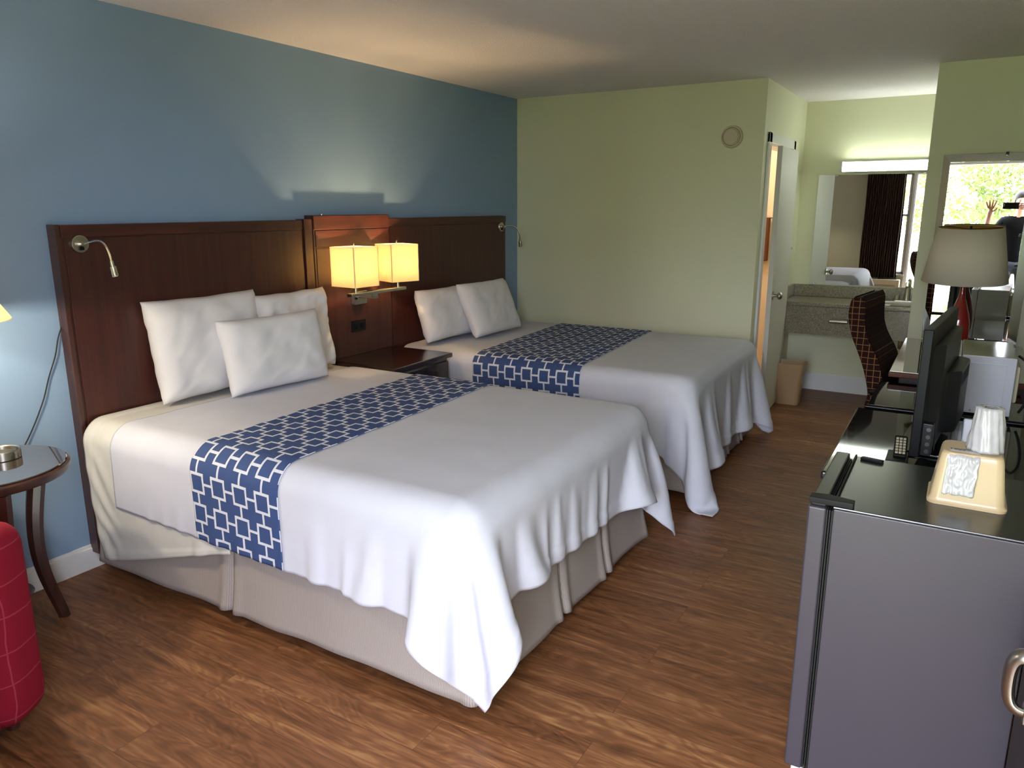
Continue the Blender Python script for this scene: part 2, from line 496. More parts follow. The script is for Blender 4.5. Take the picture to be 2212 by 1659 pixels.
class MB:
    """collects shapes given in world coordinates and links them as ONE mesh object"""
    def __init__(self, xf=None):
        self.bm = bmesh.new()
        self.xf = xf
        self.uv = None

    def _merge(self, tmp, xf=None):
        if xf is not None:
            bmesh.ops.transform(tmp, matrix=xf, verts=tmp.verts)
        me = bpy.data.meshes.new('tmp')
        tmp.to_mesh(me)
        tmp.free()
        self.bm.from_mesh(me)
        bpy.data.meshes.remove(me)
        return self

    def box(self, lo, hi, bevel=0.0, seg=2, xf=None, taper=None):
        t = bmesh.new()
        bmesh.ops.create_cube(t, size=1.0)
        lo, hi = Vector(lo), Vector(hi)
        c, s = (lo + hi) / 2, hi - lo
        for v in t.verts:
            k = 1.0
            if taper and v.co.z > 0:
                k = taper
            v.co = Vector((v.co.x * s.x * k, v.co.y * s.y * k, v.co.z * s.z)) + c
        if bevel > 0:
            bmesh.ops.bevel(t, geom=t.edges[:], offset=min(bevel, min(s) * 0.49), segments=seg, profile=0.5, affect='EDGES')
        return self._merge(t, xf)

    def cyl(self, p0, p1, r0, r1=None, n=24, bevel=0.0):
        r1 = r0 if r1 is None else r1
        p0, p1 = Vector(p0), Vector(p1)
        d = p1 - p0
        t = bmesh.new()
        bmesh.ops.create_cone(t, cap_ends=True, segments=n, radius1=r0, radius2=r1, depth=d.length)
        if bevel > 0:
            es = [e for e in t.edges if any(len(f.verts) > 4 for f in e.link_faces)]
            bmesh.ops.bevel(t, geom=es, offset=bevel, segments=2, profile=0.5, affect='EDGES')
        q = Vector((0, 0, 1)).rotation_difference(d.normalized()).to_matrix().to_4x4()
        q.translation = (p0 + p1) / 2
        return self._merge(t, q)

    def sphere(self, c, r, scale=(1, 1, 1), n=20):
        t = bmesh.new()
        bmesh.ops.create_uvsphere(t, u_segments=n, v_segments=max(8, n // 2), radius=r)
        bmesh.ops.transform(t, matrix=Matrix.Translation(c) @ Matrix.Diagonal((*scale, 1)), verts=t.verts)
        return self._merge(t)

    def tube(self, pts, r, n=10, cap=True, radii=None, flat=1.0):
        pts = [Vector(p) for p in pts]
        t = bmesh.new()
        rings = []
        ref = None
        for i, p in enumerate(pts):
            a = pts[max(0, i - 1)]
            b = pts[min(len(pts) - 1, i + 1)]
            d = (b - a).normalized()
            if ref is None:
                ref = d.orthogonal().normalized()
            else:
                ref = (ref - d * ref.dot(d)).normalized()
            s = d.cross(ref)
            rr = radii[i] if radii else r
            rings.append([t.verts.new(p + ref * math.cos(2 * PI * k / n) * rr + s * math.sin(2 * PI * k / n) * rr * flat) for k in range(n)])
        for i in range(len(rings) - 1):
            for k in range(n):
                t.faces.new((rings[i][k], rings[i][(k + 1) % n], rings[i + 1][(k + 1) % n], rings[i + 1][k]))
        if cap:
            t.faces.new(rings[0][::-1])
            t.faces.new(rings[-1])
        return self._merge(t)

    def lathe(self, prof, c, n=40, squash=1.0):
        """profile of (radius, z) turned about the vertical axis through c"""
        t = bmesh.new()
        c = Vector(c)
        rings = []
        for r, z in prof:
            if r < 1e-6:
                rings.append([t.verts.new(c + Vector((0, 0, z)))])
            else:
                rings.append([t.verts.new(c + Vector((r * math.cos(2 * PI * k / n), r * squash * math.sin(2 * PI * k / n), z))) for k in range(n)])
        for a, b in zip(rings, rings[1:]):
            for k in range(n):
                k2 = (k + 1) % n
                if len(a) == 1 and len(b) == 1:
                    continue
                if len(a) == 1:
                    t.faces.new((a[0], b[k2], b[k]))
                elif len(b) == 1:
                    t.faces.new((a[k], a[k2], b[0]))
                else:
                    t.faces.new((a[k], a[k2], b[k2], b[k]))
        bmesh.ops.recalc_face_normals(t, faces=t.faces[:])
        return self._merge(t)

    def prism(self, poly, axis, lo, hi, bevel=0.0, seg=2):
        """polygon of 2D points extruded along axis 'x', 'y' or 'z'"""
        t = bmesh.new()

        def mk(p, h):
            return {'x': (h, p[0], p[1]), 'y': (p[0], h, p[1]), 'z': (p[0], p[1], h)}[axis]
        a = [t.verts.new(mk(p, lo)) for p in poly]
        b = [t.verts.new(mk(p, hi)) for p in poly]
        n = len(poly)
        for i in range(n):
            t.faces.new((a[i], a[(i + 1) % n], b[(i + 1) % n], b[i]))
        t.faces.new(a[::-1])
        t.faces.new(b)
        bmesh.ops.recalc_face_normals(t, faces=t.faces[:])
        if bevel > 0:
            bmesh.ops.bevel(t, geom=t.edges[:], offset=bevel, segments=seg, profile=0.5, affect='EDGES')
        return self._merge(t)

    def build(self, name, m, parent=None, smooth=True, base=None, uvbox=False):
        if self.xf is not None:
            bmesh.ops.transform(self.bm, matrix=self.xf, verts=self.bm.verts)
        if uvbox:
            lay = self.bm.loops.layers.uv.new('UVMap')
            self.bm.normal_update()
            for f in self.bm.faces:
                nx, ny, nz = (abs(c) for c in f.normal)
                for l in f.loops:
                    p = l.vert.co
                    l[lay].uv = (p.y, p.z) if nx >= ny and nx >= nz else ((p.x, p.z) if ny >= nz else (p.x, p.y))
        vs_ = [v.co for v in self.bm.verts]
        if parent is not None:
            off = wloc(parent)
            rel = Vector((0, 0, 0))
        else:
            lo = Vector((min(v.x for v in vs_), min(v.y for v in vs_), min(v.z for v in vs_)))
            hi = Vector((max(v.x for v in vs_), max(v.y for v in vs_), max(v.z for v in vs_)))
            off = Vector(base) if base else Vector(((lo.x + hi.x) / 2, (lo.y + hi.y) / 2, lo.z))
            rel = off
        bmesh.ops.translate(self.bm, vec=-off, verts=self.bm.verts)
        me = bpy.data.meshes.new(name)
        self.bm.to_mesh(me)
        self.bm.free()
        o = link(name, me, m, parent, rel, smooth)
        if smooth:
            wn = o.modifiers.new('normals', 'WEIGHTED_NORMAL')
            wn.keep_sharp = True
        return o


def link(name, me, m, parent=None, loc=(0, 0, 0), smooth=True, angle=35):
    me.materials.append(MT[m])
    if smooth:
        me.shade_smooth()
        me.set_sharp_from_angle(angle=R(angle))
    o = bpy.data.objects.new(name, me)
    COL.objects.link(o)
    o.location = loc
    if parent is not None:
        o.parent = parent
    return o


def grid_obj(name, P, m, parent=None, uv=None, closed=False, angle=180):
    """mesh object from an array of points [i][j][3] in world coordinates"""
    P = np.asarray(P, float)
    na, nb = P.shape[:2]
    off = np.array(wloc(parent)) if parent is not None else np.array([P[..., 0].mean(), P[..., 1].mean(), P[..., 2].min()])
    vs_ = (P - off).reshape(-1, 3)
    idx = np.arange(na * nb).reshape(na, nb)
    if closed:
        idx = np.concatenate([idx, idx[:1]], 0)
    f = np.stack([idx[:-1, :-1], idx[1:, :-1], idx[1:, 1:], idx[:-1, 1:]], -1).reshape(-1, 4)
    me = bpy.data.meshes.new(name)
    me.from_pydata(vs_.tolist(), [], f.tolist())
    if uv is not None:
        lay = me.uv_layers.new(name='UVMap')
        uvf = np.asarray(uv, float).reshape(-1, 2)[f.reshape(-1)]
        lay.data.foreach_set('uv', uvf.reshape(-1))
    me.update()
    return link(name, me, m, parent, (0, 0, 0) if parent is not None else tuple(off), True, angle)


def tag(o, label, cat, group=None):
    o['label'] = label
    o['category'] = cat
    if group:
        o['group'] = group
    return o


def thing(name, label, cat, loc, group=None):
    o = bpy.data.objects.new(name, None)
    o.empty_display_size = 0.05
    COL.objects.link(o)
    o.location = loc
    return tag(o, label, cat, group)


def struct(o):
    o['kind'] = 'structure'
    return o


def bx(name, lo, hi, m, parent=None, bevel=0.0, seg=2, base=None):
    return MB().box(lo, hi, bevel, seg).build(name, m, parent, base=base)


# ------------------------------------------------------------------ the room
H = 2.44
XR = 3.68            # right wall
YW = -5.60           # window wall, inner face
YV = 1.45            # vanity wall
XB = 1.97            # end of the back wall, left side of the vanity alcove
XG = 2.984           # left edge of the wing wall
YT = -5.72           # outer face of the window wall

struct(bx('floor', (-0.1, YT, -0.1), (XR + 0.1, YV + 0.1, 0.0), 'floor', base=(0, 0, 0)))
struct(bx('ceiling', (-0.1, YT, H), (XR + 0.1, YV + 0.1, H + 0.1), 'ceiling', base=(0, 0, H)))
struct(bx('wall_left', (-0.1, YT, 0), (0, 0.1, H), 'blue'))
struct(bx('wall_back', (0, 0, 0), (XB, 0.1, H), 'green'))
struct(bx('wall_right', (XR, YT, 0), (XR + 0.1, YV + 0.1, H), 'green'))
struct(bx('wall_wing', (XG, -0.02, 0), (XR, 0.1, H), 'green'))
struct(bx('wall_vanity', (0.5, YV, 0), (XR, YV + 0.1, H), 'green'))
DY0, DY1, DZ = 0.17, 0.95, 2.03
w = MB()
w.box((XB - 0.1, 0.1, 0), (XB, DY0, H))
w.box((XB - 0.1, DY1, 0), (XB, YV, H))
w.box((XB - 0.1, DY0, DZ), (XB, DY1, H))
struct(w.build('wall_alcove', 'green'))
struct(bx('wall_bathroom', (0.5, 0.1, 0), (0.6, YV, H), 'peach'))
struct(MB().box((0.6, 0.1, 0), (XB - 0.1, 0.104, H)).box((0.6, YV - 0.004, 0), (XB - 0.1, YV, H)).build('wall_bathroom_sides', 'peach'))
# window wall with a window and the entrance
WX0, WX1, WZ0, WZ1 = 1.78, 2.40, 0.50, 2.12
EX0, EX1, EZ = 2.45, 3.64, 2.10
w = MB()
w.box((0, YT, 0), (WX0, YW, H))
w.box((WX0, YT, 0), (WX1, YW, WZ0))
w.box((WX0, YT, WZ1), (WX1, YW, H))
w.box((WX1, YT, 0), (EX0, YW, H))
w.box((EX0, YT, EZ), (EX1, YW, H))
w.box((EX1, YT, 0), (XR, YW, H))
struct(w.build('wall_window', 'window_wall'))
# baseboards
def baseboard(name, p0, p1, n, h=0.115, t=0.014):
    """white board with a small rounded cap; n is the direction into the room"""
    p0, p1, n = Vector((*p0, 0)), Vector((*p1, 0)), Vector((*n, 0))
    b = MB()
    for lo, hi, tt in ((0, h - 0.016, t), (h - 0.018, h, t * 0.6)):
        a = p0 + Vector((0, 0, lo))
        c = p1 + n * tt + Vector((0, 0, hi))
        b.box([min(a[i], c[i]) for i in range(3)], [max(a[i], c[i]) for i in range(3)], 0.003)
    return struct(b.build(name, 'white_trim'))


baseboard('baseboard_left', (0, -5.6), (0, -0.001), (1, 0))
baseboard('baseboard_back', (0.02, 0), (XB, 0), (0, -1))
baseboard('baseboard_vanity', (XB, YV), (XR, YV), (0, -1), h=0.15)
baseboard('baseboard_wing', (XG, -0.02), (XR, -0.02), (0, -1))
baseboard('baseboard_right', (XR, -4.2), (XR, -0.05), (-1, 0))
baseboard('baseboard_window', (0.02, YW), (EX0 - 0.08, YW), (0, 1))

# bathroom door casing and leaf
c = MB()
c.box((XB, DY0 - 0.07, 0), (XB + 0.018, DY0, DZ + 0.07), 0.004)
c.box((XB, DY1, 0), (XB + 0.018, DY1 + 0.07, DZ + 0.07), 0.004)
c.box((XB, DY0 - 0.07, DZ), (XB + 0.018, DY1 + 0.07, DZ + 0.07), 0.004)
c.box((XB - 0.1, DY0, 0), (XB, DY0 + 0.012, DZ))
c.box((XB - 0.1, DY0, DZ - 0.012), (XB, DY1, DZ))
struct(c.build('trim_bathroom', 'white_trim'))
d = MB(Matrix.Translation((XB + 0.022, DY1, 0)) @ Matrix.Rotation(R(2.5), 4, 'Z'))
d.box((-0.002, -0.76, 0.012), (0.034, 0.0, DZ - 0.02), 0.003)
leaf = struct(d.build('door_1', 'door_white'))
k = MB(Matrix.Translation((XB + 0.022, DY1, 0)) @ Matrix.Rotation(R(2.5), 4, 'Z'))
k.cyl((0.034, -0.728, 0.95), (0.042, -0.728, 0.95), 0.030)
k.cyl((0.042, -0.728, 0.95), (0.07, -0.728, 0.95), 0.011)
k.sphere((0.085, -0.728, 0.95), 0.027, (0.75, 1, 1))
k.build('door_knob', 'steel', leaf)

# entrance: frame, open leaf with a looped lever
c = MB()
c.box((EX0 - 0.04, YW, 0), (EX0, YW + 0.016, EZ + 0.06), 0.003)
c.box((EX0 - 0.04, YW, EZ), (EX1 + 0.03, YW + 0.016, EZ + 0.06), 0.003)
c.box((EX0, YT, 0), (EX0 + 0.014, YW, EZ))
c.box((EX1 - 0.014, YT, 0), (EX1, YW, EZ))
c.box((EX0, YT, EZ - 0.014), (EX1, YW, EZ))
struct(c.build('trim_entrance', 'white_trim'))
hinge = Vector((3.668, -5.585, 0))
ang = R(91.5)
lx = Matrix.Translation(hinge) @ Matrix.Rotation(ang, 4, 'Z')
L = 0.90
d = MB(lx)
d.box((0.0, -0.04, 0.012), (L, 0.0, EZ - 0.03), 0.002)
ent = struct(d.build('door_2', 'door_brown'))
hd = MB(lx)
hd.cyl((L - 0.07, 0.0, 1.0), (L - 0.07, 0.010, 1.0), 0.030)
hd.cyl((L - 0.07, 0.0, 1.0), (L - 0.07, 0.048, 1.0), 0.010)
hd.tube([(L - 0.07, 0.046, 1.0), (L - 0.12, 0.050, 1.0), (L - 0.19, 0.046, 0.997)], 0.009, 12)
hd.build('door_handle', 'steel', ent)

# window
wf = MB()
t = 0.035
for lo, hi in (((WX0, WZ0), (WX0 + t, WZ1)), ((WX1 - t, WZ0), (WX1, WZ1)), ((WX0, WZ0), (WX1, WZ0 + t)), ((WX0, WZ1 - t), (WX1, WZ1)),
               ((WX0, 1.43), (WX1, 1.465))):
    wf.box((lo[0], -5.69, lo[1]), (hi[0], -5.64, hi[1]), 0.003)
win = struct(wf.build('window_1', 'white_trim'))
bx('window_pane', (WX0 + t, -5.668, WZ0 + t), (WX1 - t, -5.664, WZ1 - t), 'glass_clear', win)
bx('window_sill', (WX0 - 0.03, -5.62, WZ0 - 0.03), (WX1 + 0.02, -5.55, WZ0), 'white_trim', win, 0.004)

# curtain: pleated, hung over the left part of the window
ct = thing('curtain', 'brown pleated curtain drawn aside at the window, seen in the vanity mirror', 'curtain', (2.06, -5.53, 0.1))
n = 260
pts = []
for j in range(12):
    zz = 0.44 + (2.26 - 0.44) * j / 11
    row = []
    for i in range(n):
        u = i / (n - 1)
        row.append((1.74 + 0.57 * u + 0.004 * math.sin(zz * 5 + u * 20), -5.50 + 0.028 * math.sin(u * 2 * PI * 17 + 0.4 * math.sin(zz * 2)) + 0.006 * math.sin(u * 61), zz))
    pts.append(row)
co = grid_obj('curtain_panel', pts, 'curtain', ct)
sm = co.modifiers.new('thick', 'SOLIDIFY')
sm.thickness = 0.004
MB().tube([(1.5, -5.50, 2.29), (2.46, -5.50, 2.29)], 0.012, 12).build('curtain_rod', 'steel', ct)

# heater / air conditioner below the window
ac = thing('air_conditioner', 'long grey wall air conditioner under the window, seen in the vanity mirror', 'air conditioner', (1.9, -5.45, 0))
bx('case', (1.40, -5.585, 0.02), (2.38, -5.36, 0.42), 'ivory_plastic', ac, 0.012)
g = MB()
for i in range(9):
    g.box((1.46, -5.362, 0.10 + i * 0.028), (2.32, -5.350, 0.112 + i * 0.028), 0.002)
g.build('grille', 'tan_plastic', ac)
bx('control_panel', (2.05, -5.56, 0.418), (2.33, -5.42, 0.426), 'black_plastic', ac, 0.002)
for xx in (1.46, 2.32):
    bx('foot', (xx - 0.03, -5.54, 0.0), (xx + 0.03, -5.40, 0.022), 'black_matte', ac)


# ------------------------------------------------------------------ cloth: a small position-based solver for the bed linen
def catmull(P, f):
    """refine a point grid f times along both directions with Catmull-Rom splines"""
    def along(P):
        Q = np.concatenate([2 * P[:1] - P[1:2], P, 2 * P[-1:] - P[-2:-1]], 0)
        out = []
        n = P.shape[0]
        for k in range(f):
            t = k / f
            p0, p1, p2, p3 = Q[0:n - 1], Q[1:n], Q[2:n + 1], Q[3:n + 2]
            out.append(0.5 * (2 * p1 + (p2 - p0) * t + (2 * p0 - 5 * p1 + 4 * p2 - p3) * t * t + (3 * p1 - p0 - 3 * p2 + p3) * t ** 3))
        S = np.stack(out, 1).reshape(((n - 1) * f,) + P.shape[1:])
        return np.concatenate([S, P[-1:]], 0)
    return np.swapaxes(along(np.swapaxes(along(P), 0, 1)), 0, 1)


def normals(P):
    du = np.gradient(P, axis=0)
    dv = np.gradient(P, axis=1)
    n = np.cross(du, dv)
    return n / np.maximum(np.linalg.norm(n, axis=-1, keepdims=True), 1e-9)


def drape(a, b, to_xy, box, rad=0.085, gap=0.004, steps=150, iters=14, seed=1, slack=None, pin=0.10, stiff=0.35, fuzz=0.004, long_k=0.035):
    """let a rectangular sheet (flat coordinates a x b) fall over a rounded box; returns points [len(a), len(b), 3]"""
    rng = np.random.default_rng(seed)
    A, B = np.meshgrid(a, b, indexing='ij')
    X, Y = to_xy(A, B)
    lo, hi = np.array(box[0], float), np.array(box[1], float)
    ctr, hf = (lo + hi) / 2, (hi - lo) / 2
    P = np.stack([X, Y, np.full_like(X, hi[2] + gap + 0.001)], -1)
    P[..., 2] += rng.normal(0, fuzz, X.shape)
    inside = (X > lo[0] - 9) & (X < hi[0] - pin) & (Y > lo[1] + pin) & (Y < hi[1] - pin)
    P[..., 2][inside] = hi[2] + gap
    w = np.where(inside, 0.0, 1.0)[..., None]
    da, db = a[1] - a[0], b[1] - b[0]
    na, nb = X.shape
    la = np.full((na - 1, nb), da)
    lb = np.full((na, nb - 1), db)
    if slack is not None:
        la = la * slack(0.5 * (A[1:] + A[:-1]), 0.5 * (B[1:] + B[:-1]), 0)
        lb = lb * slack(0.5 * (A[:, 1:] + A[:, :-1]), 0.5 * (B[:, 1:] + B[:, :-1]), 1)
    dd = np.sqrt((0.5 * (la[:, 1:] + la[:, :-1])) ** 2 + (0.5 * (lb[1:] + lb[:-1])) ** 2)[..., None]
    S = slice(None)
    cons = []

    def add(i0, i1, rest, k):
        cons.append((i0, i1, rest, k))
    for s in (0, 1):
        m = len(range(s, na - 1, 2))
        add((slice(s, na - 1, 2), S), (slice(s + 1, na, 2), S), la[s::2][..., None], 1.0)
        add((S, slice(s, nb - 1, 2)), (S, slice(s + 1, nb, 2)), lb[:, s::2][..., None], 1.0)
        add((slice(s, na - 1, 2), slice(0, nb - 1)), (slice(s + 1, na, 2), slice(1, nb)), dd[s::2], stiff)
        add((slice(s, na - 1, 2), slice(1, nb)), (slice(s + 1, na, 2), slice(0, nb - 1)), dd[s::2], stiff)
    for s in (0, 1, 2, 3):
        add((slice(s, na - 2, 4), S), (slice(s + 2, na, 4), S), (la[:-1] + la[1:])[s::4][..., None], 0.12)
        add((S, slice(s, nb - 2, 4)), (S, slice(s + 2, nb, 4)), (lb[:, :-1] + lb[:, 1:])[:, s::4][..., None], 0.12)
    ca, cb_ = np.cumsum(np.concatenate([0 * la[:1], la], 0), 0), np.cumsum(np.concatenate([0 * lb[:, :1], lb], 1), 1)
    lr_a, lr_b = (ca[5:] - ca[:-5])[..., None] * 0.97, (cb_[:, 5:] - cb_[:, :-5])[..., None] * 0.97
    Q = P.copy()
    dt = 1 / 45
    hh = hf - rad
    for st in range(steps):
        V = (P - Q) * 0.975
        mx = 0.035
        sp = np.linalg.norm(V, axis=-1, keepdims=True)
        V = np.where(sp > mx, V * (mx / np.maximum(sp, 1e-9)), V)
        Q = P.copy()
        P = P + (V + np.array([0, 0, -9.8]) * dt * dt) * w
        for it in range(iters):
            for ax, n_, rest in ((0, na, lr_a), (1, nb, lr_b)):
                if long_k:
                    i0 = (slice(0, n_ - 5), S) if ax == 0 else (S, slice(0, n_ - 5))
                    i1 = (slice(5, n_), S) if ax == 0 else (S, slice(5, n_))
                    d = P[i1] - P[i0]
                    ln = np.maximum(np.linalg.norm(d, axis=-1, keepdims=True), 1e-9)
                    c = d * (np.minimum(ln - rest, 0) / ln * long_k)
                    P[i0] += c * w[i0]
                    P[i1] -= c * w[i1]
            for i0, i1, rest, k in cons:
                p, r = P[i0], P[i1]
                d = r - p
                ln = np.maximum(np.linalg.norm(d, axis=-1, keepdims=True), 1e-9)
                wi, wj = w[i0], w[i1]
                c = d * ((ln - rest) / ln * k / np.maximum(wi + wj, 1e-6))
                P[i0] = p + c * wi
                P[i1] = r - c * wj
            if it % 2 == 1 or it == iters - 1:
                rel = P - ctr
                q = np.abs(rel) - hh
                qo = np.maximum(q, 0)
                lno = np.linalg.norm(qo, axis=-1, keepdims=True)
                mi = np.minimum(q.max(-1, keepdims=True), 0)
                dist = lno + mi - rad - gap
                am = (q == q.max(-1, keepdims=True)).astype(float)
                nrm = np.where(lno > 1e-9, qo / np.maximum(lno, 1e-9), am) * np.sign(rel)
                hit = (dist < 0)
                P = P - np.where(hit, nrm * dist, 0) * w
                P[..., 2] = np.maximum(P[..., 2], 0.006)
        Q = np.where(hit, Q + (P - Q) * 0.55, Q)
    return P


def sheet_object(name, P, a, b, m, f=3, hem=None, wrinkle=0.0, seed=0, parent=None):
    D = catmull(P, f)
    A = np.linspace(a[0], a[-1], D.shape[0])
    B = np.linspace(b[0], b[-1], D.shape[1])
    N = normals(D)
    AA, BB = np.meshgrid(A, B, indexing='ij')
    if wrinkle:
        wv = np.zeros(AA.shape)
        for i in range(AA.shape[0]):
            for j in range(AA.shape[1]):
                wv[i, j] = noise.noise((AA[i, j] * 3.1 + seed, BB[i, j] * 7.0, seed)) + 0.5 * noise.noise((AA[i, j] * 13 + seed, BB[i, j] * 6, 3.3))
        D = D + N * (wv * wrinkle)[..., None]
    if hem is not None:
        D = D + N * (hem(AA, BB) * 0.0042)[..., None]
    o = grid_obj(name, D, m, parent, uv=np.stack([AA, BB], -1))
    return o, D, A, B


def runner_object(name, D, A, B, a_of, width, b0, b1, off=0.0065, n=60, phase=0.0):
    """a strip lying on the draped sheet, sampled from its surface"""
    N = normals(D)
    bs = np.linspace(b0, b1, 240)
    ts = np.linspace(0, width, n)
    P = np.zeros((n, len(bs), 3))
    UV = np.zeros((n, len(bs), 2))
    for j, bb in enumerate(bs):
        for i, tt in enumerate(ts):
            aa = a_of(bb) + tt
            fa = (aa - A[0]) / (A[-1] - A[0]) * (len(A) - 1)
            fb = (bb - B[0]) / (B[-1] - B[0]) * (len(B) - 1)
            ia, ib = min(len(A) - 2, max(0, int(fa))), min(len(B) - 2, max(0, int(fb)))
            u, v = fa - ia, fb - ib

            def s(Z):
                return (Z[ia, ib] * (1 - u) + Z[ia + 1, ib] * u) * (1 - v) + (Z[ia, ib + 1] * (1 - u) + Z[ia + 1, ib + 1] * u) * v
            e = 0.0 if 0 < i < n - 1 else -0.001
            P[i, j] = s(D) + s(N) * (off + e)
            UV[i, j] = (tt + 0.02, bb + 10.0 + phase)
    o = grid_obj(name, P, 'runner', None, uv=UV)
    return o


def skirt_points(y0, y1, x0, x1, zt, zb, pleats, seed, flare=0.030, wave=0.008):
    """bed skirt: a band round the near side, the foot and the far side with box pleats"""
    r = 0.05
    path = []

    def seg(p, q, n):
        for i in range(n):
            t = i / n
            path.append((p[0] + (q[0] - p[0]) * t, p[1] + (q[1] - p[1]) * t))
    nrm = []
    seg((x0, y0), (x1 - r, y0), 150)
    nrm += [(0, -1)] * 150
    for i in range(24):
        a = -PI / 2 + PI / 2 * i / 24
        path.append((x1 - r + r * math.cos(a), y0 + r + r * math.sin(a)))
        nrm.append((math.cos(a), math.sin(a)))
    seg((x1, y0 + r), (x1, y1 - r), 130)
    nrm += [(1, 0)] * 130
    for i in range(24):
        a = PI / 2 * i / 24
        path.append((x1 - r + r * math.cos(a), y1 - r + r * math.sin(a)))
        nrm.append((math.cos(a), math.sin(a)))
    seg((x1 - r, y1), (x0, y1), 150)
    nrm += [(0, 1)] * 150
    s = 0
    S = [0]
    for i in range(1, len(path)):
        s += math.dist(path[i], path[i - 1])
        S.append(s)
    m = 16
    P = np.zeros((len(path), m, 3))
    UV = np.zeros((len(path), m, 2))
    for i, (p, nn) in enumerate(zip(path, nrm)):
        for j in range(m):
            t = j / (m - 1)
            wv = noise.noise((S[i] * 4.5, seed, t * 0.6)) * wave * (0.3 + 1.6 * t) + flare * t * t
            corner = math.exp(-((i - 162) / 9.0) ** 2) + math.exp(-((i - 316) / 9.0) ** 2)
            wv += corner * 0.022 * t
            for ps in pleats:
                dd = (S[i] - ps)
                wv += (0.012 * math.exp(-((dd - 0.035) / 0.022) ** 2) - 0.032 * math.exp(-(dd / 0.010) ** 2) + 0.012 * math.exp(-((dd + 0.04) / 0.022) ** 2)) * (0.25 + 0.75 * t)
            dz = noise.noise((S[i] * 2.2, seed + 9.1, 0)) * 0.015 * t
            P[i, j] = (p[0] + nn[0] * (wv - 0.030), p[1] + nn[1] * (wv - 0.030), zt + (zb - zt) * t + dz)
            UV[i, j] = (S[i], P[i, j][2])
    return P, UV


def make_bed(label, y0, y1, x1, pleats, seed, bs_in=0.05):
    """bed with its base along the headboard; y0 is the side nearer the entrance"""
    root = thing('bed', label, 'bed', (1.0, (y0 + y1) / 2, 0))
    mt = bx('mattress', (0.072, y0 + 0.012, 0.40), (x1 - 0.012, y1 - 0.012, 0.684), 'mattress', root, 0.095, 6)
    bx('box_spring', (0.075, y0 + bs_in, 0.18), (x1 - 0.05, y1 - 0.05, 0.396), 'box_spring', root, 0.02, 3)
    f = MB()
    for yy in (y0 + 0.10, y1 - 0.14, (y0 + y1) / 2 - 0.02):
        f.box((0.12, yy, 0.145), (x1 - 0.06, yy + 0.04, 0.182), 0.003)
    for xx in (0.2, 1.0, x1 - 0.20):
        f.box((xx, y0 + 0.10, 0.148), (xx + 0.04, y1 - 0.10, 0.178), 0.003)
    f.build('bed_frame', 'black_metal', root)
    for xx in (0.25, x1 - 0.22):
        for yy in (y0 + 0.16, y1 - 0.16):
            MB().cyl((xx, yy, 0), (xx, yy, 0.15), 0.016, 0.022, 16).build('leg', 'black_matte', root)
    P, UV = skirt_points(y0 - 0.004, y1 + 0.004, 0.075, x1 + 0.004, 0.385, 0.055, pleats, seed)
    sk = grid_obj('bed_skirt', P, 'skirt', root, uv=UV)
    md = sk.modifiers.new('thick', 'SOLIDIFY')
    md.thickness = 0.003
    md.offset = -1
    return root


def thicken(o, t=0.003):
    md = o.modifiers.new('thick', 'SOLIDIFY')
    md.thickness = t
    md.offset = -1
    return o


# ---- the nearer bed
B1 = dict(y0=-3.825, y1=-2.335, x1=2.075)
make_bed('queen bed nearer the entrance, beige pleated skirt showing along side and foot', B1['y0'], B1['y1'], B1['x1'], (0.87, 2.62, 3.02), 1.7)
box1 = ((-0.4, B1['y0'], 0.0), (B1['x1'], B1['y1'], 0.69))


def oriented(sign):
    return lambda N: N


# under sheet at the head end, hanging lower on the near side
a = np.arange(0.076, 0.97, 0.034)
b = np.arange(B1['y0'] - 0.54, B1['y1'] + 0.42, 0.034)


def slack0(A, B, d):
    s = np.ones(A.shape)
    if d == 1:
        s = np.where(B < B1['y0'] - 0.03, 1.0 - 0.46 * np.clip((A - 0.15) / 0.8, 0, 1), s)
    return s


P = drape(a, b, lambda A, B: (A + 0.13 * np.clip((B1['y0'] - B) / 0.5, 0, 1), B), box1, gap=0.012, steps=110, seed=3, fuzz=0.006, slack=slack0)
# pulled diagonal creases on the near hanging side
us, Du, Au, Bu = sheet_object('under_sheet', P, a, b, 'under', 3, hem=lambda A, B: ((A < 0.125) | (B < B1['y0'] - 0.50)).astype(float))
me = us.data
for v in me.vertices:
    wp = v.co + us.location
    if wp.y < B1['y0'] + 0.01 and wp.z < 0.62:
        k = min(1, (0.62 - wp.z) / 0.12) * max(0.0, 1 - abs(wp.x - 0.17) / 0.13)
        v.co.y -= 0.010 * k * (0.5 + 0.5 * math.sin((wp.x * 0.75 + wp.z * 0.55) * 78 + 3 * noise.noise((wp.x * 4, wp.z * 4, 1))))
thicken(us)
tag(us, 'ivory under sheet wrinkled over the head end of the nearer bed', 'sheet')

# top sheet
a = np.arange(0.30, B1['x1'] + 0.338, 0.033)
b = np.arange(B1['y0'] - 0.33, B1['y1'] + 0.38, 0.033)
TH = R(-1.6)


def rot1(A, B):
    cx, cyy = 1.1, -3.0
    X = cx + (A - cx) * math.cos(TH) - (B - cyy) * math.sin(TH)
    Y = cyy + (A - cx) * math.sin(TH) + (B - cyy) * math.cos(TH)
    return X, Y


def slack1(A, B, d):
    s = np.ones(A.shape)
    if d == 1:
        s = np.where(A > B1['x1'] + 0.02, 1.006, s)
    return s


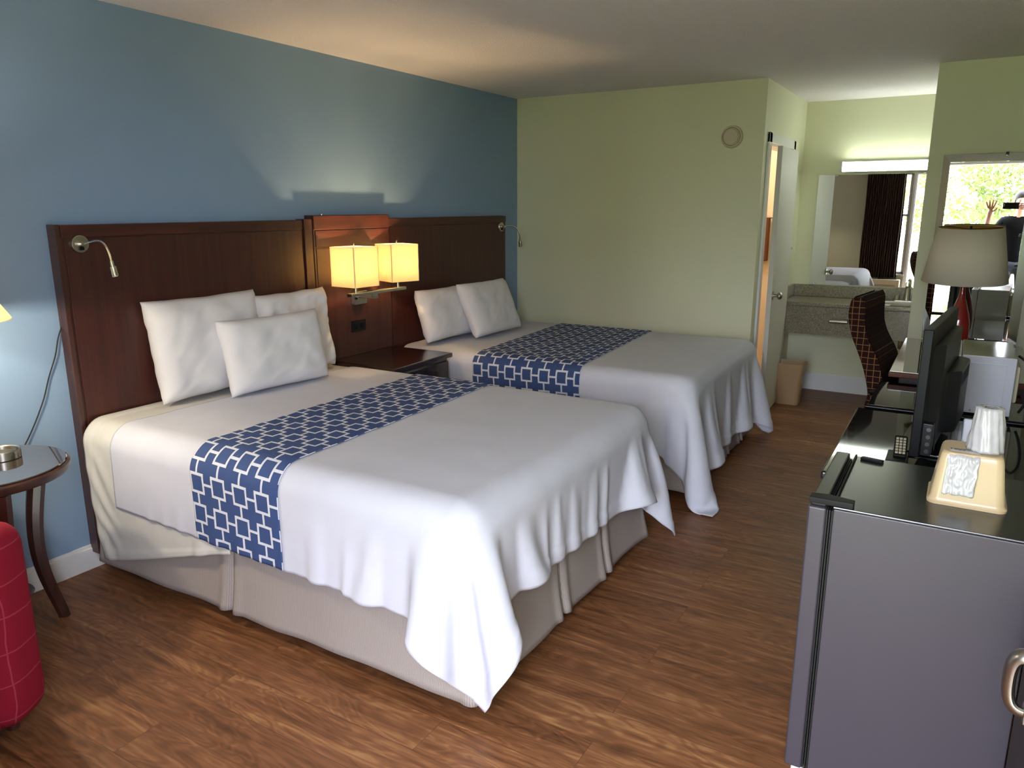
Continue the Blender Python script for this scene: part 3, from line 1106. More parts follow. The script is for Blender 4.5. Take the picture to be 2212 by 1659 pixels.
P = drape(a, b, rot1, box1, gap=0.020, steps=170, seed=5, slack=slack1, fuzz=0.005)
ts, D1, A1, B_1 = sheet_object('top_sheet', P, a, b, 'sheet', 3, hem=lambda A, B: (A > a[-1] - 0.055).astype(float), wrinkle=0.0023, seed=4)
thicken(ts)
tag(ts, 'white top sheet draped over the nearer bed with a pointed hanging corner', 'sheet')
r1 = runner_object('bed_runner', D1, A1, B_1, lambda bb: 0.825 - 0.05 * (bb - B1['y0']), 0.475, b[0] + 0.004, b[-1] - 0.01)
thicken(r1, 0.002)
tag(r1, 'blue and white lattice runner across the bed nearer the entrance', 'bed runner')

# ---- the farther bed
B2 = dict(y0=-1.70, y1=-0.23, x1=2.085)
make_bed('queen bed beside the green back wall, tan box spring showing at its corner', B2['y0'], B2['y1'], B2['x1'], (0.7, 1.5, 2.45, 2.78, 3.1), 5.2, 0.012)
box2 = ((-0.4, B2['y0'], 0.0), (B2['x1'], B2['y1'], 0.69))
a = np.arange(0.076, B2['x1'] + 0.475, 0.034)
b = np.arange(B2['y0'] - 0.345, B2['y1'] + 0.25, 0.034)
TH2 = R(1.0)


def rot2(A, B):
    X = 1.1 + (A - 1.1) * math.cos(TH2) - (B + 0.9) * math.sin(TH2)
    Y = -0.9 + (A - 1.1) * math.sin(TH2) + (B + 0.9) * math.cos(TH2)
    return X, Y


def slack2(A, B, d):
    s = np.ones(A.shape)
    if d == 1:
        s = np.where(A > B2['x1'] + 0.02, 1.006, s)
    return s


P = drape(a, b, rot2, box2, gap=0.006, steps=170, seed=11, slack=slack2, fuzz=0.005)
t2, D2, A2, B_2 = sheet_object('top_sheet', P, a, b, 'sheet', 3, hem=lambda A, B: (A > a[-1] - 0.06).astype(float), wrinkle=0.0020, seed=8)
thicken(t2)
tag(t2, 'white top sheet draped over the farther bed, its corners nearly touching the floor', 'sheet')
r2 = runner_object('bed_runner', D2, A2, B_2, lambda bb: 0.655 - 0.05 * (bb - B2['y0']), 0.745, b[0] + 0.01, b[-1] - 0.004, phase=0.055)
thicken(r2, 0.002)
tag(r2, 'blue and white lattice runner across the bed beside the green wall', 'bed runner')


# ------------------------------------------------------------------ pillows
def pillow(label, corner_bl, right, upv, w, h, t, seed, group, pinch=0.035, wr=0.010):
    """corner_bl: lower left corner; right / upv: directions of the two sides"""
    right = Vector(right).normalized()
    upv = Vector(upv)
    upv = (upv - right * upv.dot(right)).normalized()
    nrm = right.cross(upv).normalized()
    if nrm.x < 0:
        nrm = -nrm
    c = Vector(corner_bl) + right * w / 2 + upv * h / 2
    nu, nv = 46, 36
    bm = bmesh.new()

    def pt(u, v, side):
        x = u * (1 - pinch * (1 - v * v) ** 1.0 * abs(u) ** 3)
        y = v * (1 - pinch * 1.1 * (1 - u * u) ** 1.0 * abs(v) ** 3)
        e = max(0.0, (1 - abs(u) ** 5) * (1 - abs(v) ** 5)) ** 0.5
        z = side * t / 2 * e
        q = Vector((u * 2.1 + seed, v * 1.7, side * 0.3))
        z += noise.noise(q * 1.3) * wr * 1.3 * e
        z += side * noise.noise(Vector((u * 2.2 + v * 3 + seed, (v - u) * 6.5, seed))) * wr * 0.55 * e ** 0.5
        y += noise.noise(Vector((u * 3, seed, v))) * 0.02 * abs(v) ** 6
        x += noise.noise(Vector((seed, v * 3.5, u))) * 0.022 * abs(u) ** 6
        return c + right * (x * w / 2) + upv * (y * h / 2) + nrm * z
    grids = []
    for side in (1, -1):
        g = []
        for i in range(nu + 1):
            u = -math.cos(PI * i / nu) * 0.35 + (2 * i / nu - 1) * 0.65
            g.append([bm.verts.new(pt(u, -math.cos(PI * j / nv) * 0.35 + (2 * j / nv - 1) * 0.65, side)) for j in range(nv + 1)])
        grids.append(g)
    for k, g in enumerate(grids):
        for i in range(nu):
            for j in range(nv):
                f = (g[i][j], g[i + 1][j], g[i + 1][j + 1], g[i][j + 1])
                bm.faces.new(f if k == 0 else f[::-1])
    bmesh.ops.remove_doubles(bm, verts=bm.verts[:], dist=0.0006)
    bmesh.ops.recalc_face_normals(bm, faces=bm.faces[:])
    me = bpy.data.meshes.new('pillow')
    lo = Vector((c.x, c.y, min(v.co.z for v in bm.verts)))
    bmesh.ops.translate(bm, vec=-lo, verts=bm.verts)
    bm.to_mesh(me)
    bm.free()
    o = link('pillow', me, 'pillow', None, lo, True, 180)
    return tag(o, label, 'pillow', group)


ZP = 0.716
pillow('large white pillow leaning on the headboard, leftmost on the nearer bed', (0.185, -3.515, ZP), (0.02, 1, 0.0), (-0.085, -0.045, 0.46), 0.62, 0.475, 0.16, 1.3, 'pillows on the nearer bed', wr=0.010)
pillow('white pillow with a ruffled right edge leaning beside the wall lamp', (0.195, -3.00, ZP), (0.03, 1, 0.0), (-0.07, 0.03, 0.44), 0.57, 0.445, 0.14, 4.1, 'pillows on the nearer bed', wr=0.022)
pillow('small white pillow in front of the other two on the nearer bed', (0.345, -3.265, ZP), (0.10, 1, 0.0), (-0.085, -0.060, 0.34), 0.585, 0.365, 0.14, 7.7, 'pillows on the nearer bed', wr=0.008)
pillow('white pillow on the farther bed, the one beside the nightstand', (0.265, -1.625, ZP), (0.03, 1, 0.0), (-0.10, -0.02, 0.34), 0.57, 0.355, 0.14, 12.2, 'pillows on the farther bed', wr=0.008)
pillow('white pillow on the farther bed, the one nearer the green wall', (0.435, -1.30, ZP), (0.03, 1, 0.0), (-0.16, 0.03, 0.35), 0.58, 0.395, 0.14, 15.9, 'pillows on the farther bed', wr=0.008)


# ------------------------------------------------------------------ headboard wall unit
hb = thing('headboard', 'long mahogany headboard panel behind both beds on the blue wall', 'headboard', (0.03, -2.05, 0.0))
ZT = 1.525


def framed_panel(name, y0, y1, groove_y):
    b = MB()
    b.box((0.002, y0, 0.10), (0.055, y1, ZT), 0.003)
    b.box((0.055, y0 + 0.012, 0.62), (0.060, y1 - 0.012, ZT - 0.055), 0.002)
    o = b.build(name, 'mahogany', hb)
    bx('top_rail', (0.0545, y0 + 0.003, ZT - 0.050), (0.062, y1 - 0.003, ZT - 0.002), 'mahogany_h', o, 0.002)
    return o


p = framed_panel('side_panel', -3.805, -2.47, -2.5)
bx('edge_board', (0.002, -3.826, 0.08), (0.062, -3.806, ZT + 0.002), 'walnut', hb, 0.002)
framed_panel('side_panel', -1.735, -0.283, -1.7)
for y0, y1 in ((-2.466, -2.405),):
    bx('stile', (0.002, y0, 0.1), (0.066, y1, ZT + 0.004), 'mahogany', hb, 0.003)
b = MB()
b.box((0.002, -2.400, 0.10), (0.066, -1.739, ZT + 0.024), 0.003)
cp = b.build('centre_panel', 'mahogany', hb)
bx('top_rail', (0.0655, -2.396, ZT - 0.055), (0.072, -1.743, ZT + 0.022), 'mahogany_h', cp, 0.002)
bx('upper_inlay', (0.0655, -2.385, ZT - 0.155), (0.070, -1.754, ZT - 0.062), 'mahogany_h', cp, 0.002)
bx('lower_inlay', (0.0655, -2.385, 0.70), (0.070, -1.754, ZT - 0.162), 'mahogany', cp, 0.002)
MB().cyl((0.045, -2.305, ZT + 0.024), (0.045, -2.305, ZT + 0.031), 0.006).build('screw_cap', 'chrome', hb)
# power outlet on the centre panel
ot = thing('power_outlet', 'dark double outlet plate on the headboard below the twin lamp', 'outlet', (0.071, -2.07, 0.88))
bx('cover_plate', (0.0702, -2.135, 0.845), (0.0755, -2.005, 0.915), 'black_plastic', ot, 0.002)
for yy in (-2.10, -2.04):
    b = MB()
    b.box((0.0752, yy - 0.018, 0.862), (0.0772, yy + 0.018, 0.898), 0.004)
    b.box((0.0768, yy - 0.009, 0.876), (0.0778, yy - 0.006, 0.888))
    b.box((0.0768, yy + 0.006, 0.876), (0.0778, yy + 0.009, 0.888))
    b.build('socket', 'gloss_black', ot)

# nightstand between the beds
ns = thing('nightstand', 'dark mahogany nightstand between the two beds', 'nightstand', (0.30, -2.03, 0))
bx('top', (0.074, -2.315, 0.674), (0.550, -1.745, 0.702), 'espresso', ns, 0.006)
bx('body', (0.074, -2.290, 0.05), (0.525, -1.770, 0.674), 'espresso', ns, 0.003)
for z0, z1 in ((0.47, 0.655), (0.10, 0.45)):
    dr = bx('drawer', (0.524, -2.280, z0), (0.540, -1.780, z1), 'espresso', ns, 0.004)
    MB().sphere((0.552, -2.03, (z0 + z1) / 2), 0.014).cyl((0.538, -2.03, (z0 + z1) / 2), (0.550, -2.03, (z0 + z1) / 2), 0.006).build('knob', 'chrome', dr)
bx('plinth', (0.078, -2.28, 0.0), (0.50, -1.78, 0.05), 'dark_wood', ns)


# reading lamps on the headboard
def reading_lamp(label, y, z, tip):
    r = thing('reading_lamp', label, 'reading lamp', (0.06, y, z), 'gooseneck reading lamps on the headboard')
    b = MB()
    b.cyl((0.0605, y, z), (0.078, y, z), 0.040, 0.036, 36, 0.004)
    b.cyl((0.078, y, z), (0.10, y, z), 0.013, 0.011)
    b.build('wall_plate', 'chrome', r)
    MB().box((0.0775, y - 0.010, z - 0.026), (0.084, y + 0.010, z - 0.012), 0.002).build('switch', 'black_plastic', r)
    tx, ty, tz = tip
    pts = []
    p0, p1, p2, p3 = (Vector(q) for q in ((0.095, y, z), (0.16, y + 0.03, z + 0.022), (tx + 0.005, ty - 0.015, tz + 0.10), (tx, ty, tz)))
    for i in range(25):
        t = i / 24
        pts.append(p0 * (1 - t) ** 3 + p1 * 3 * t * (1 - t) ** 2 + p2 * 3 * t * t * (1 - t) + p3 * t ** 3)
    MB().tube(pts, 0.0048, 10).build('gooseneck', 'chrome', r)
    dv = (pts[-1] - pts[-3]).normalized()
    h = MB()
    h.cyl(pts[-1] - dv * 0.004, pts[-1] + dv * 0.018, 0.0075, 0.0085, 20)
    h.cyl(pts[-1] + dv * 0.018, pts[-1] + dv * 0.060, 0.0135, 0.0145, 24, 0.003)
    hd_ = h.build('lamp_head', 'chrome', r)
    MB().cyl(pts[-1] + dv * 0.0595, pts[-1] + dv * 0.062, 0.011).build('lens', 'porcelain', hd_)
    return r


reading_lamp('chrome gooseneck reading lamp over the nearer bed, left end of the headboard', -3.735, 1.447, (0.205, -3.690, 1.375))
reading_lamp('chrome gooseneck reading lamp by the green wall, right end of the headboard', -0.372, 1.440, (0.21, -0.315, 1.345))

# twin wall lamp with two square shades
sc_ = thing('wall_lamp', 'twin wall lamp with two lit square shades above the nightstand', 'wall lamp', (0.07, -2.06, 1.05))
b = MB()
b.box((0.0705, -2.125, 1.015), (0.100, -2.01, 1.095), 0.004)
b.box((0.10, -2.095, 1.055), (0.215, -2.04, 1.087), 0.003)
b.build('wall_bracket', 'chrome', sc_)
bx('cross_bar', (0.195, -2.290, 1.086), (0.235, -1.790, 1.106), 'chrome', sc_, 0.003)
MB().cyl((0.0995, -2.112, 1.055), (0.107, -2.112, 1.055), 0.008).build('rotary_switch', 'black_metal', sc_)


def square_shade(y, x, rot, w=0.190, h=0.226, z0=1.146):
    xf = Matrix.Translation((x, y, z0)) @ Matrix.Rotation(R(rot), 4, 'Z')
    b = MB(xf)
    th = 0.0022
    hw = w / 2
    for s in (-1, 1):
        b.box((s * hw - th, -hw, 0), (s * hw + th, hw, h))
        b.box((-hw, s * hw - th, 0), (hw, s * hw + th, h))
    sh = b.build('lamp_shade', 'shade_lit', sc_)
    t = MB(xf)
    t.tube([(-hw, 0, h - 0.006), (hw, 0, h - 0.006)], 0.0018, 6)
    t.tube([(0, -hw, h - 0.006), (0, hw, h - 0.006)], 0.0018, 6)
    t.cyl((0, 0, h - 0.008), (0, 0, h + 0.018), 0.005)
    t.cyl((0, 0, h + 0.014), (0, 0, h + 0.022), 0.008, 0.005)
    t.build('shade_holder', 'chrome', sh)
    for s1, s2 in ((1, 1), (1, -1), (-1, 1), (-1, -1)):
        c_ = MB(xf)
        c_.tube([(s1 * hw, s2 * hw, 0), (s1 * hw, s2 * hw, h)], 0.0026, 6)
        c_.build('corner_seam', 'shade_cream', sh)
    st = MB(xf)
    st.cyl((0, 0, 1.104 - z0), (0, 0, 0.03), 0.009)
    st.cyl((0, 0, 0.03), (0, 0, 0.065), 0.016, 0.014)
    st.build('lamp_holder', 'chrome', sc_)
    bl = MB(xf)
    bl.sphere((0, 0, 0.085), 0.026, (1, 1, 1.2), 16)
    bo = bl.build('bulb', 'bulb', sc_)
    bo.visible_shadow = True
    return xf @ Vector((0, 0, 0.105))


SCONCE_W = 13
q1 = square_shade(-2.235, 0.215, -4)
q2 = square_shade(-1.850, 0.215, -20)
for q in (q1, q2):
    lamp('wall_lamp_light', (q.x + 0.0, q.y, q.z + 0.012), SCONCE_W, WARM, 0.018)

# smoke alarm disc on the back wall
al = thing('smoke_alarm', 'round beige alarm disc high on the green back wall', 'smoke alarm', (1.75, -0.02, 2.04))
MB().cyl((1.750, 0.0, 2.068), (1.750, -0.026, 2.068), 0.078, 0.072, 48, 0.006).build('base_disc', 'ivory_plastic', al)
MB().cyl((1.750, -0.025, 2.068), (1.750, -0.038, 2.068), 0.054, 0.050, 40, 0.005).build('cover', 'ivory_plastic', al)
rg = MB()
rg.tube([(1.75 + 0.061 * math.cos(2 * PI * i / 48), -0.027, 2.068 + 0.061 * math.sin(2 * PI * i / 48)) for i in range(49)], 0.003, 8)
rg.build('ring', 'tan_plastic', al)

# ------------------------------------------------------------------ left corner: side table, lamp, tin, armchair
TC = Vector((0.365, -4.345, 0))
tb = thing('side_table', 'round dark wood side table with a glass top left of the nearer bed', 'side table', TC)
MB().lathe([(0, 0.659), (0.225, 0.659), (0.255, 0.666), (0.262, 0.678), (0.262, 0.694), (0.256, 0.700), (0, 0.700)], TC, 72).build('table_top', 'walnut', tb)
MB().lathe([(0, 0.7005), (0.250, 0.7005), (0.2525, 0.703), (0.250, 0.7065), (0, 0.7065)], TC, 72).build('glass_top', 'table_glass', tb)
for k_ in range(3):
    a_ = R(105 + 120 * k_)
    dv = Vector((math.cos(a_), math.sin(a_), 0))
    pr = []
    rad = []
    for i in range(22):
        t_ = i / 21
        z_ = 0.660 * (1 - t_)
        r_ = 0.205 - 0.055 * math.sin(t_ * PI) ** 1.3 + 0.020 * t_ ** 3
        pr.append(TC + dv * r_ + Vector((0, 0, z_)))
        rad.append(0.034 - 0.011 * t_)
    MB().tube(pr, 0.03, 8, radii=rad, flat=0.8).build('leg', 'walnut', tb)
MB().lathe([(0, 0.20), (0.085, 0.20), (0.09, 0.208), (0.085, 0.216), (0, 0.216)], TC, 40).build('lower_ring', 'walnut', tb)

tn = MB()
tcx, tcy = 0.322, -4.262
tn.lathe([(0, 0.7067), (0.056, 0.7067), (0.058, 0.709), (0.058, 0.738), (0.054, 0.740), (0.050, 0.737), (0.048, 0.726), (0.0, 0.724)], (tcx, tcy, 0), 48)
tag(tn.build('ashtray', 'steel'), 'round brushed steel ashtray on the glass-topped side table', 'ashtray')

lp = thing('table_lamp', 'lit table lamp on the side table, only its shade edge in the frame', 'table lamp', (0.363, -4.40, 0.7065))
LX, LY = 0.363, -4.40
MB().lathe([(0, 0.7067), (0.075, 0.7067), (0.078, 0.716), (0.05, 0.728), (0.022, 0.745), (0.018, 0.80), (0.035, 0.86), (0.040, 0.94), (0.028, 1.02), (0.014, 1.08), (0.012, 1.20), (0, 1.20)], (LX, LY, 0), 36).build('base', 'chrome', lp)
b = MB()
b.lathe([(0.200, 1.225), (0.085, 1.425), (0.082, 1.425), (0.197, 1.225), (0.200, 1.225)], (LX, LY, 0), 56)
b.build('lamp_shade', 'shade_lit', lp)
MB().sphere((LX, LY, 1.30), 0.03, (1, 1, 1.3), 16).build('bulb', 'bulb', lp)
lamp('table_lamp_light', (LX, LY, 1.345), 12, (1.0, 0.88, 0.66), 0.02)
lamp('table_lamp_light', (LX, LY, 1.238), 16, (1.0, 0.88, 0.66), 0.02)

# cord down the wall behind the table
cp_ = []
ctrl = [(0.012, -3.820, 1.115), (0.010, -3.845, 1.06), (0.013, -3.865, 0.99), (0.009, -3.905, 0.90), (0.012, -3.935, 0.82), (0.010, -3.975, 0.74), (0.011, -4.02, 0.665), (0.014, -4.10, 0.56), (0.018, -4.2, 0.45), (0.014, -4.28, 0.36)]
for i in range(len(ctrl) - 1):
    for s in range(5):
        t_ = s / 5
        cp_.append(Vector(ctrl[i]).lerp(Vector(ctrl[i + 1]), t_))
cp_.append(Vector(ctrl[-1]))
for _ in range(3):
    cp_ = [cp_[0]] + [(cp_[i - 1] + cp_[i] * 2 + cp_[i + 1]) / 4 for i in range(1, len(cp_) - 1)] + [cp_[-1]]
tag(MB().tube(cp_, 0.0028, 8).build('black_cord', 'black_matte'), 'thin black cord on the blue wall, from headboard edge down behind the table', 'cord')

# red armchair, near left
ac_ = thing('armchair', 'red grid-patterned upholstered armchair at the left edge', 'armchair', (0.60, -4.98, 0))
axf = Matrix.Translation((0.872, -4.478, 0)) @ Matrix.Rotation(R(30), 4, 'Z')      # origin at its front corner, +x is the way it faces


def cushion(name, lo, hi, bev, seg=5):
    return MB(axf).box(lo, hi, bev, seg).build(name, 'red_fabric', ac_, uvbox=True)


cushion('arm', (-0.72, -0.20, 0.05), (0.02, 0.0, 0.69), 0.075)
cushion('arm', (-0.72, -0.82, 0.05), (0.02, -0.62, 0.69), 0.075)
cushion('backrest', (-0.76, -0.80, 0.07), (-0.56, -0.02, 0.90), 0.08)
cushion('seat_cushion', (-0.58, -0.622, 0.26), (-0.015, -0.198, 0.45), 0.06)
cushion('seat_base', (-0.70, -0.64, 0.06), (-0.03, -0.18, 0.27), 0.02, 2)
for xx in (-0.68, -0.08):
    for yy in (-0.74, -0.08):
        MB(axf).cyl((xx, yy, 0), (xx, yy, 0.055), 0.018, 0.024, 16).build('leg', 'walnut', ac_)

# ------------------------------------------------------------------ right side: fridge, dresser, cabinet, desk
fr = thing('mini_fridge', 'charcoal mini fridge in the right foreground with a black top', 'fridge', (3.22, -3.34, 0))
FX0, FX1, FY0, FY1, FZ = 2.971, 3.478, -3.577, -3.10, 0.84
bx('cabinet', (FX0 + 0.062, FY0, 0.032), (FX1, FY1, FZ - 0.006), 'fridge', fr, 0.004)
bx('top_panel', (FX0 + 0.060, FY0 + 0.002, FZ - 0.007), (FX1 - 0.001, FY1 - 0.002, FZ), 'fridge_top', fr, 0.003)
dr = bx('door', (FX0, FY0, 0.045), (FX0 + 0.046, FY1, FZ - 0.008), 'fridge', fr, 0.006, 3)
g = MB()
for xx in (0.0465, 0.0525, 0.0585):
    g.box((FX0 + xx - 0.0005, FY0 + 0.003, 0.05), (FX0 + xx + 0.0035, FY1 - 0.003, FZ - 0.012), 0.001)
g.build('door_gasket', 'black_matte', fr)
bx('grip_strip', (FX0 + 0.004, FY0 + 0.012, FZ - 0.010), (FX0 + 0.044, FY1 - 0.012, FZ + 0.010), 'fridge_trim', dr, 0.005, 3)
bx('grip_rim', (FX0 + 0.058, FY0 + 0.02, FZ - 0.002), (FX0 + 0.064, FY1 - 0.01, FZ + 0.008), 'black_plastic', fr, 0.002)
h = MB()
h.prism([(FX0 + 0.002, FY0 + 0.002), (FX0 + 0.108, FY0 + 0.002), (FX0 + 0.108, FY0 + 0.034), (FX0 + 0.045, FY0 + 0.048), (FX0 + 0.002, FY0 + 0.040)], 'z', FZ + 0.0005, FZ + 0.016, 0.002)
h.build('hinge_cover', 'black_plastic', fr)
h = MB()
h.prism([(FX0 + 0.075, FY1 - 0.035), (FX0 + 0.135, FY1 - 0.048), (FX0 + 0.140, FY1 - 0.030), (FX0 + 0.080, FY1 - 0.018)], 'z', FZ + 0.0005, FZ + 0.008, 0.001)
h.build('hinge_cover', 'black_plastic', fr)
for xx in (FX0 + 0.03, FX1 - 0.05):
    for yy in (FY0 + 0.05, FY1 - 0.05):
        MB().cyl((xx, yy, 0), (xx, yy, 0.04), 0.018, 0.016, 20).build('foot', 'porcelain', fr)

# dark case with a looped side handle, right of the fridge
sc2 = thing('suitcase', 'dark brown upright case with a chrome loop handle, right edge beside the fridge', 'suitcase', (3.56, -3.80, 0))
bx('shell', (3.474, -3.985, 0.045), (3.665, -3.610, 0.745), 'case_brown', sc2, 0.020, 4)
bx('zip_seam', (3.560, -3.988, 0.042), (3.570, -3.607, 0.748), 'black_matte', sc2, 0.002)
hp = []
for i in range(41):
    a_ = PI * i / 40 - PI / 2
    ca, sa = math.cos(a_), math.sin(a_)
    hp.append((3.476 - 0.040 * abs(ca) ** 0.55, -3.79 + 0.012 * ca, 0.602 + 0.066 * math.copysign(abs(sa) ** 0.75, sa)))
h = MB()
h.tube(hp, 0.0115, 14, flat=1.5)
h.build('carry_handle', 'steel', sc2)
for zz in (0.536, 0.668):
    bx('handle_mount', (3.468, -3.812, zz - 0.016), (3.478, -3.768, zz + 0.016), 'steel', sc2, 0.003)
for yy in (-3.95, -3.645):
    for xx in (3.50, 3.64):
        MB().cyl((xx, yy - 0.012, 0.024), (xx, yy + 0.012, 0.024), 0.0235, n=20).build('wheel', 'black_matte', sc2)
bx('top_grip', (3.54, -3.86, 0.745), (3.60, -3.73, 0.767), 'black_matte', sc2, 0.006)

# beige ice bucket upside down with a folded plastic liner, and a wrapped cup on it
IX0, IX1, IY0, IY1 = 3.238, 3.412, -3.418, -3.255
ib = thing('ice_bucket', 'beige plastic ice bucket standing upside down on the fridge', 'ice bucket', ((IX0 + IX1) / 2, (IY0 + IY1) / 2, FZ))
icx, icy = (IX0 + IX1) / 2, (IY0 + IY1) / 2


def rrect(cx_, cyc, w_, d_, r_, z_, n_=8):
    out = []
    for qx, qy, a0 in ((1, 1, 0), (-1, 1, 90), (-1, -1, 180), (1, -1, 270)):
        for i in range(n_ + 1):
            a_ = R(a0 + 90 * i / n_)
            out.append((cx_ + qx * (w_ / 2 - r_) + r_ * math.cos(a_), cyc + qy * (d_ / 2 - r_) + r_ * math.sin(a_), z_))
    return out


def loft(rings, cap0=True, cap1=True):
    t_ = MB()
    bm = t_.bm
    vr = [[bm.verts.new(p_) for p_ in r_] for r_ in rings]
    n_ = len(vr[0])
    for a_, b_ in zip(vr, vr[1:]):
        for k_ in range(n_):
            bm.faces.new((a_[k_], a_[(k_ + 1) % n_], b_[(k_ + 1) % n_], b_[k_]))
    if cap0:
        bm.faces.new(vr[0][::-1])
    if cap1:
        bm.faces.new(vr[-1])
    return t_


rings = []
for z_, w_, r_ in ((0.0005, 0.178, 0.022), (0.008, 0.180, 0.023), (0.012, 0.172, 0.022), (0.02, 0.168, 0.022), (0.08, 0.154, 0.020), (0.130, 0.143, 0.018), (0.143, 0.138, 0.018), (0.149, 0.130, 0.018), (0.151, 0.118, 0.016)):
    rings.append(rrect(icx, icy, w_, w_ * 0.94, r_, FZ + z_ * 0.92))
loft(rings).build('bucket_body', 'beige_plastic', ib)
# liner bag lying over the front face
nl = 26
lp_ = []
for i in range(nl):
    row = []
    for j in range(nl):
        u, v = i / (nl - 1), j / (nl - 1)
        zz = 0.139 - 0.110 * v
        half = 0.094 - (0.094 - 0.072) * (zz / 0.139)
        yy = icy - half * 0.94 + 0.014 - 0.0045 - 0.0025 - abs(noise.noise((u * 5, v * 6, 2.2))) * 0.008 - 0.003 * noise.noise((u * 14, v * 5, 9))
        yy -= 0.006
        if v < 0.12:
            yy += 0.05 * (0.12 - v) / 0.12 * 0.6
        row.append((icx - 0.052 + 0.070 * u - 0.006 * v + 0.003 * noise.noise((v * 7, 1, u)), yy, FZ + zz + 0.0035 + 0.004 * noise.noise((u * 6, 4, 1)) * v))
    lp_.append(row)
lb = grid_obj('liner_bag', lp_, 'plastic_wrap', None)
tag(lb, 'crumpled clear white plastic liner bag hanging over the front of the ice bucket', 'plastic bag')
md = lb.modifiers.new('thick', 'SOLIDIFY')
md.thickness = 0.0012

cc = Vector((icx + 0.026, icy - 0.006, FZ + 0.1394))
cup = thing('plastic_cup', 'clear wrapped plastic cup upside down on the ice bucket', 'cup', cc)
MB().lathe([(0.0375, 0.0), (0.0390, 0.004), (0.0375, 0.008), (0.0285, 0.104), (0.026, 0.108), (0, 0.1085), (0, 0.1065), (0.0255, 0.106), (0.036, 0.008), (0.0365, 0.0)], cc, 48).build('cup_body', 'cup_plastic', cup)
wr = []
for i in range(60):
    a_ = 2 * PI * i / 60
    row = []
    for j in range(16):
        t_ = j / 15
        r_ = 0.0425 - 0.0115 * t_ + 0.0022 * noise.noise((math.cos(a_) * 3, math.sin(a_) * 3, t_ * 4)) + 0.0014 * math.sin(a_ * 13 + t_ * 4)
        row.append((cc.x + r_ * math.cos(a_), cc.y + r_ * math.sin(a_), cc.z + 0.002 + 0.112 * t_))
    row.append((cc.x + 0.012 * math.cos(a_), cc.y + 0.012 * math.sin(a_), cc.z + 0.1165))
    wr.append(row)
wo = grid_obj('wrapper', wr, 'plastic_wrap', cup, closed=True)
md = wo.modifiers.new('thick', 'SOLIDIFY')
md.thickness = 0.0008

# dresser beside the fridge
DX0, DX1, DYa, DYb, DZt = 2.905, 3.56, -2.885, -1.890, 0.70
ds = thing('dresser', 'low dresser with a glossy black top behind the fridge, carrying the television', 'dresser', (3.24, -2.57, 0))
bx('top', (DX0, DYa, DZt - 0.03), (DX1, DYb, DZt), 'black_granite', ds, 0.008, 3)
bx('body', (DX0 + 0.03, DYa + 0.015, 0.06), (DX1 - 0.01, DYb - 0.015, DZt - 0.03), 'dark_wood', ds, 0.003)
bx('plinth', (DX0 + 0.06, DYa + 0.03, 0), (DX1 - 0.03, DYb - 0.03, 0.06), 'black_matte', ds)
for i in range(3):
    z0 = 0.075 + i * 0.198
    for ya, yb in ((DYa + 0.03, -2.49), (-2.47, DYb - 0.03)):
        dw = bx('drawer', (DX0 + 0.016, ya, z0), (DX0 + 0.031, yb, z0 + 0.185), 'dark_wood', ds, 0.003)
        ym = (ya + yb) / 2
        MB().tube([(DX0 + 0.016, ym - 0.05, z0 + 0.1), (DX0 - 0.004, ym - 0.045, z0 + 0.1), (DX0 - 0.004, ym + 0.045, z0 + 0.1), (DX0 + 0.016, ym + 0.05, z0 + 0.1)], 0.004, 8).build('handle', 'black_metal', dw)

cb = thing('cabinet', 'black-topped low cabinet between dresser and desk, under the microwave', 'cabinet', (3.25, -1.55, 0))
bx('top', (DX0 + 0.035, -1.845, DZt - 0.03), (DX1, -1.262, DZt), 'black_granite', cb, 0.004)
bx('body', (DX0 + 0.055, -1.835, 0.05), (DX1 - 0.01, -1.272, DZt - 0.03), 'dark_wood', cb, 0.003)
bx('plinth', (DX0 + 0.08, -1.82, 0), (DX1 - 0.03, -1.29, 0.05), 'black_matte', cb)
MB().tube([(DX0 + 0.035, -1.866, DZt + 0.002), (DX1, -1.866, DZt + 0.002)], 0.011, 16).build('edge_rail', 'black_metal', cb)
for ya, yb in ((-1.83, -1.558), (-1.548, -1.275)):
    dw = bx('door', (DX0 + 0.040, ya, 0.08), (DX0 + 0.056, yb, 0.655), 'dark_wood', cb, 0.003)
    MB().tube([(DX0 + 0.040, -1.553 + (0.04 if ya > -1.7 else -0.04), 0.42), (DX0 + 0.022, -1.553 + (0.04 if ya > -1.7 else -0.04), 0.43), (DX0 + 0.022, -1.553 + (0.04 if ya > -1.7 else -0.04), 0.52), (DX0 + 0.040, -1.553 + (0.04 if ya > -1.7 else -0.04), 0.53)], 0.004, 8).build('handle', 'black_metal', dw)

# television seen edge-on from behind
TV0 = Vector((3.177, -2.70, 0))
tva = math.atan2(-1.97 + 2.70, 3.240 - 3.177)
tx = Matrix.Translation(TV0) @ Matrix.Rotation(tva, 4, 'Z')       # local +x runs along the screen away from the camera, -y is the back
tv = thing('television', 'flat black television seen edge-on from behind on the dresser', 'television', (3.22, -2.47, DZt))
TL = 0.73
b = MB(tx)
b.box((0, -0.014, 0.742), (TL, 0.018, 1.190), 0.004, 3)
b.build('bezel', 'black_plastic', tv)
b = MB(tx)
b.box((0.012, 0.0175, 0.757), (TL - 0.012, 0.0192, 1.178))
b.build('screen', 'screen', tv)
b = MB(tx)
b.prism([(0.07, -0.012), (TL - 0.06, -0.012), (TL - 0.11, -0.046), (0.12, -0.046)], 'z', 0.757, 1.125, 0.004)
b.build('back_cover', 'tv_back', tv)
b = MB(tx)
b.prism([(0.24, -0.044), (TL - 0.10, -0.044), (TL - 0.15, -0.090), (0.29, -0.090)], 'z', 0.775, 1.01, 0.010)
bk = b.build('rear_housing', 'tv_back', tv)
v_ = MB(tx)
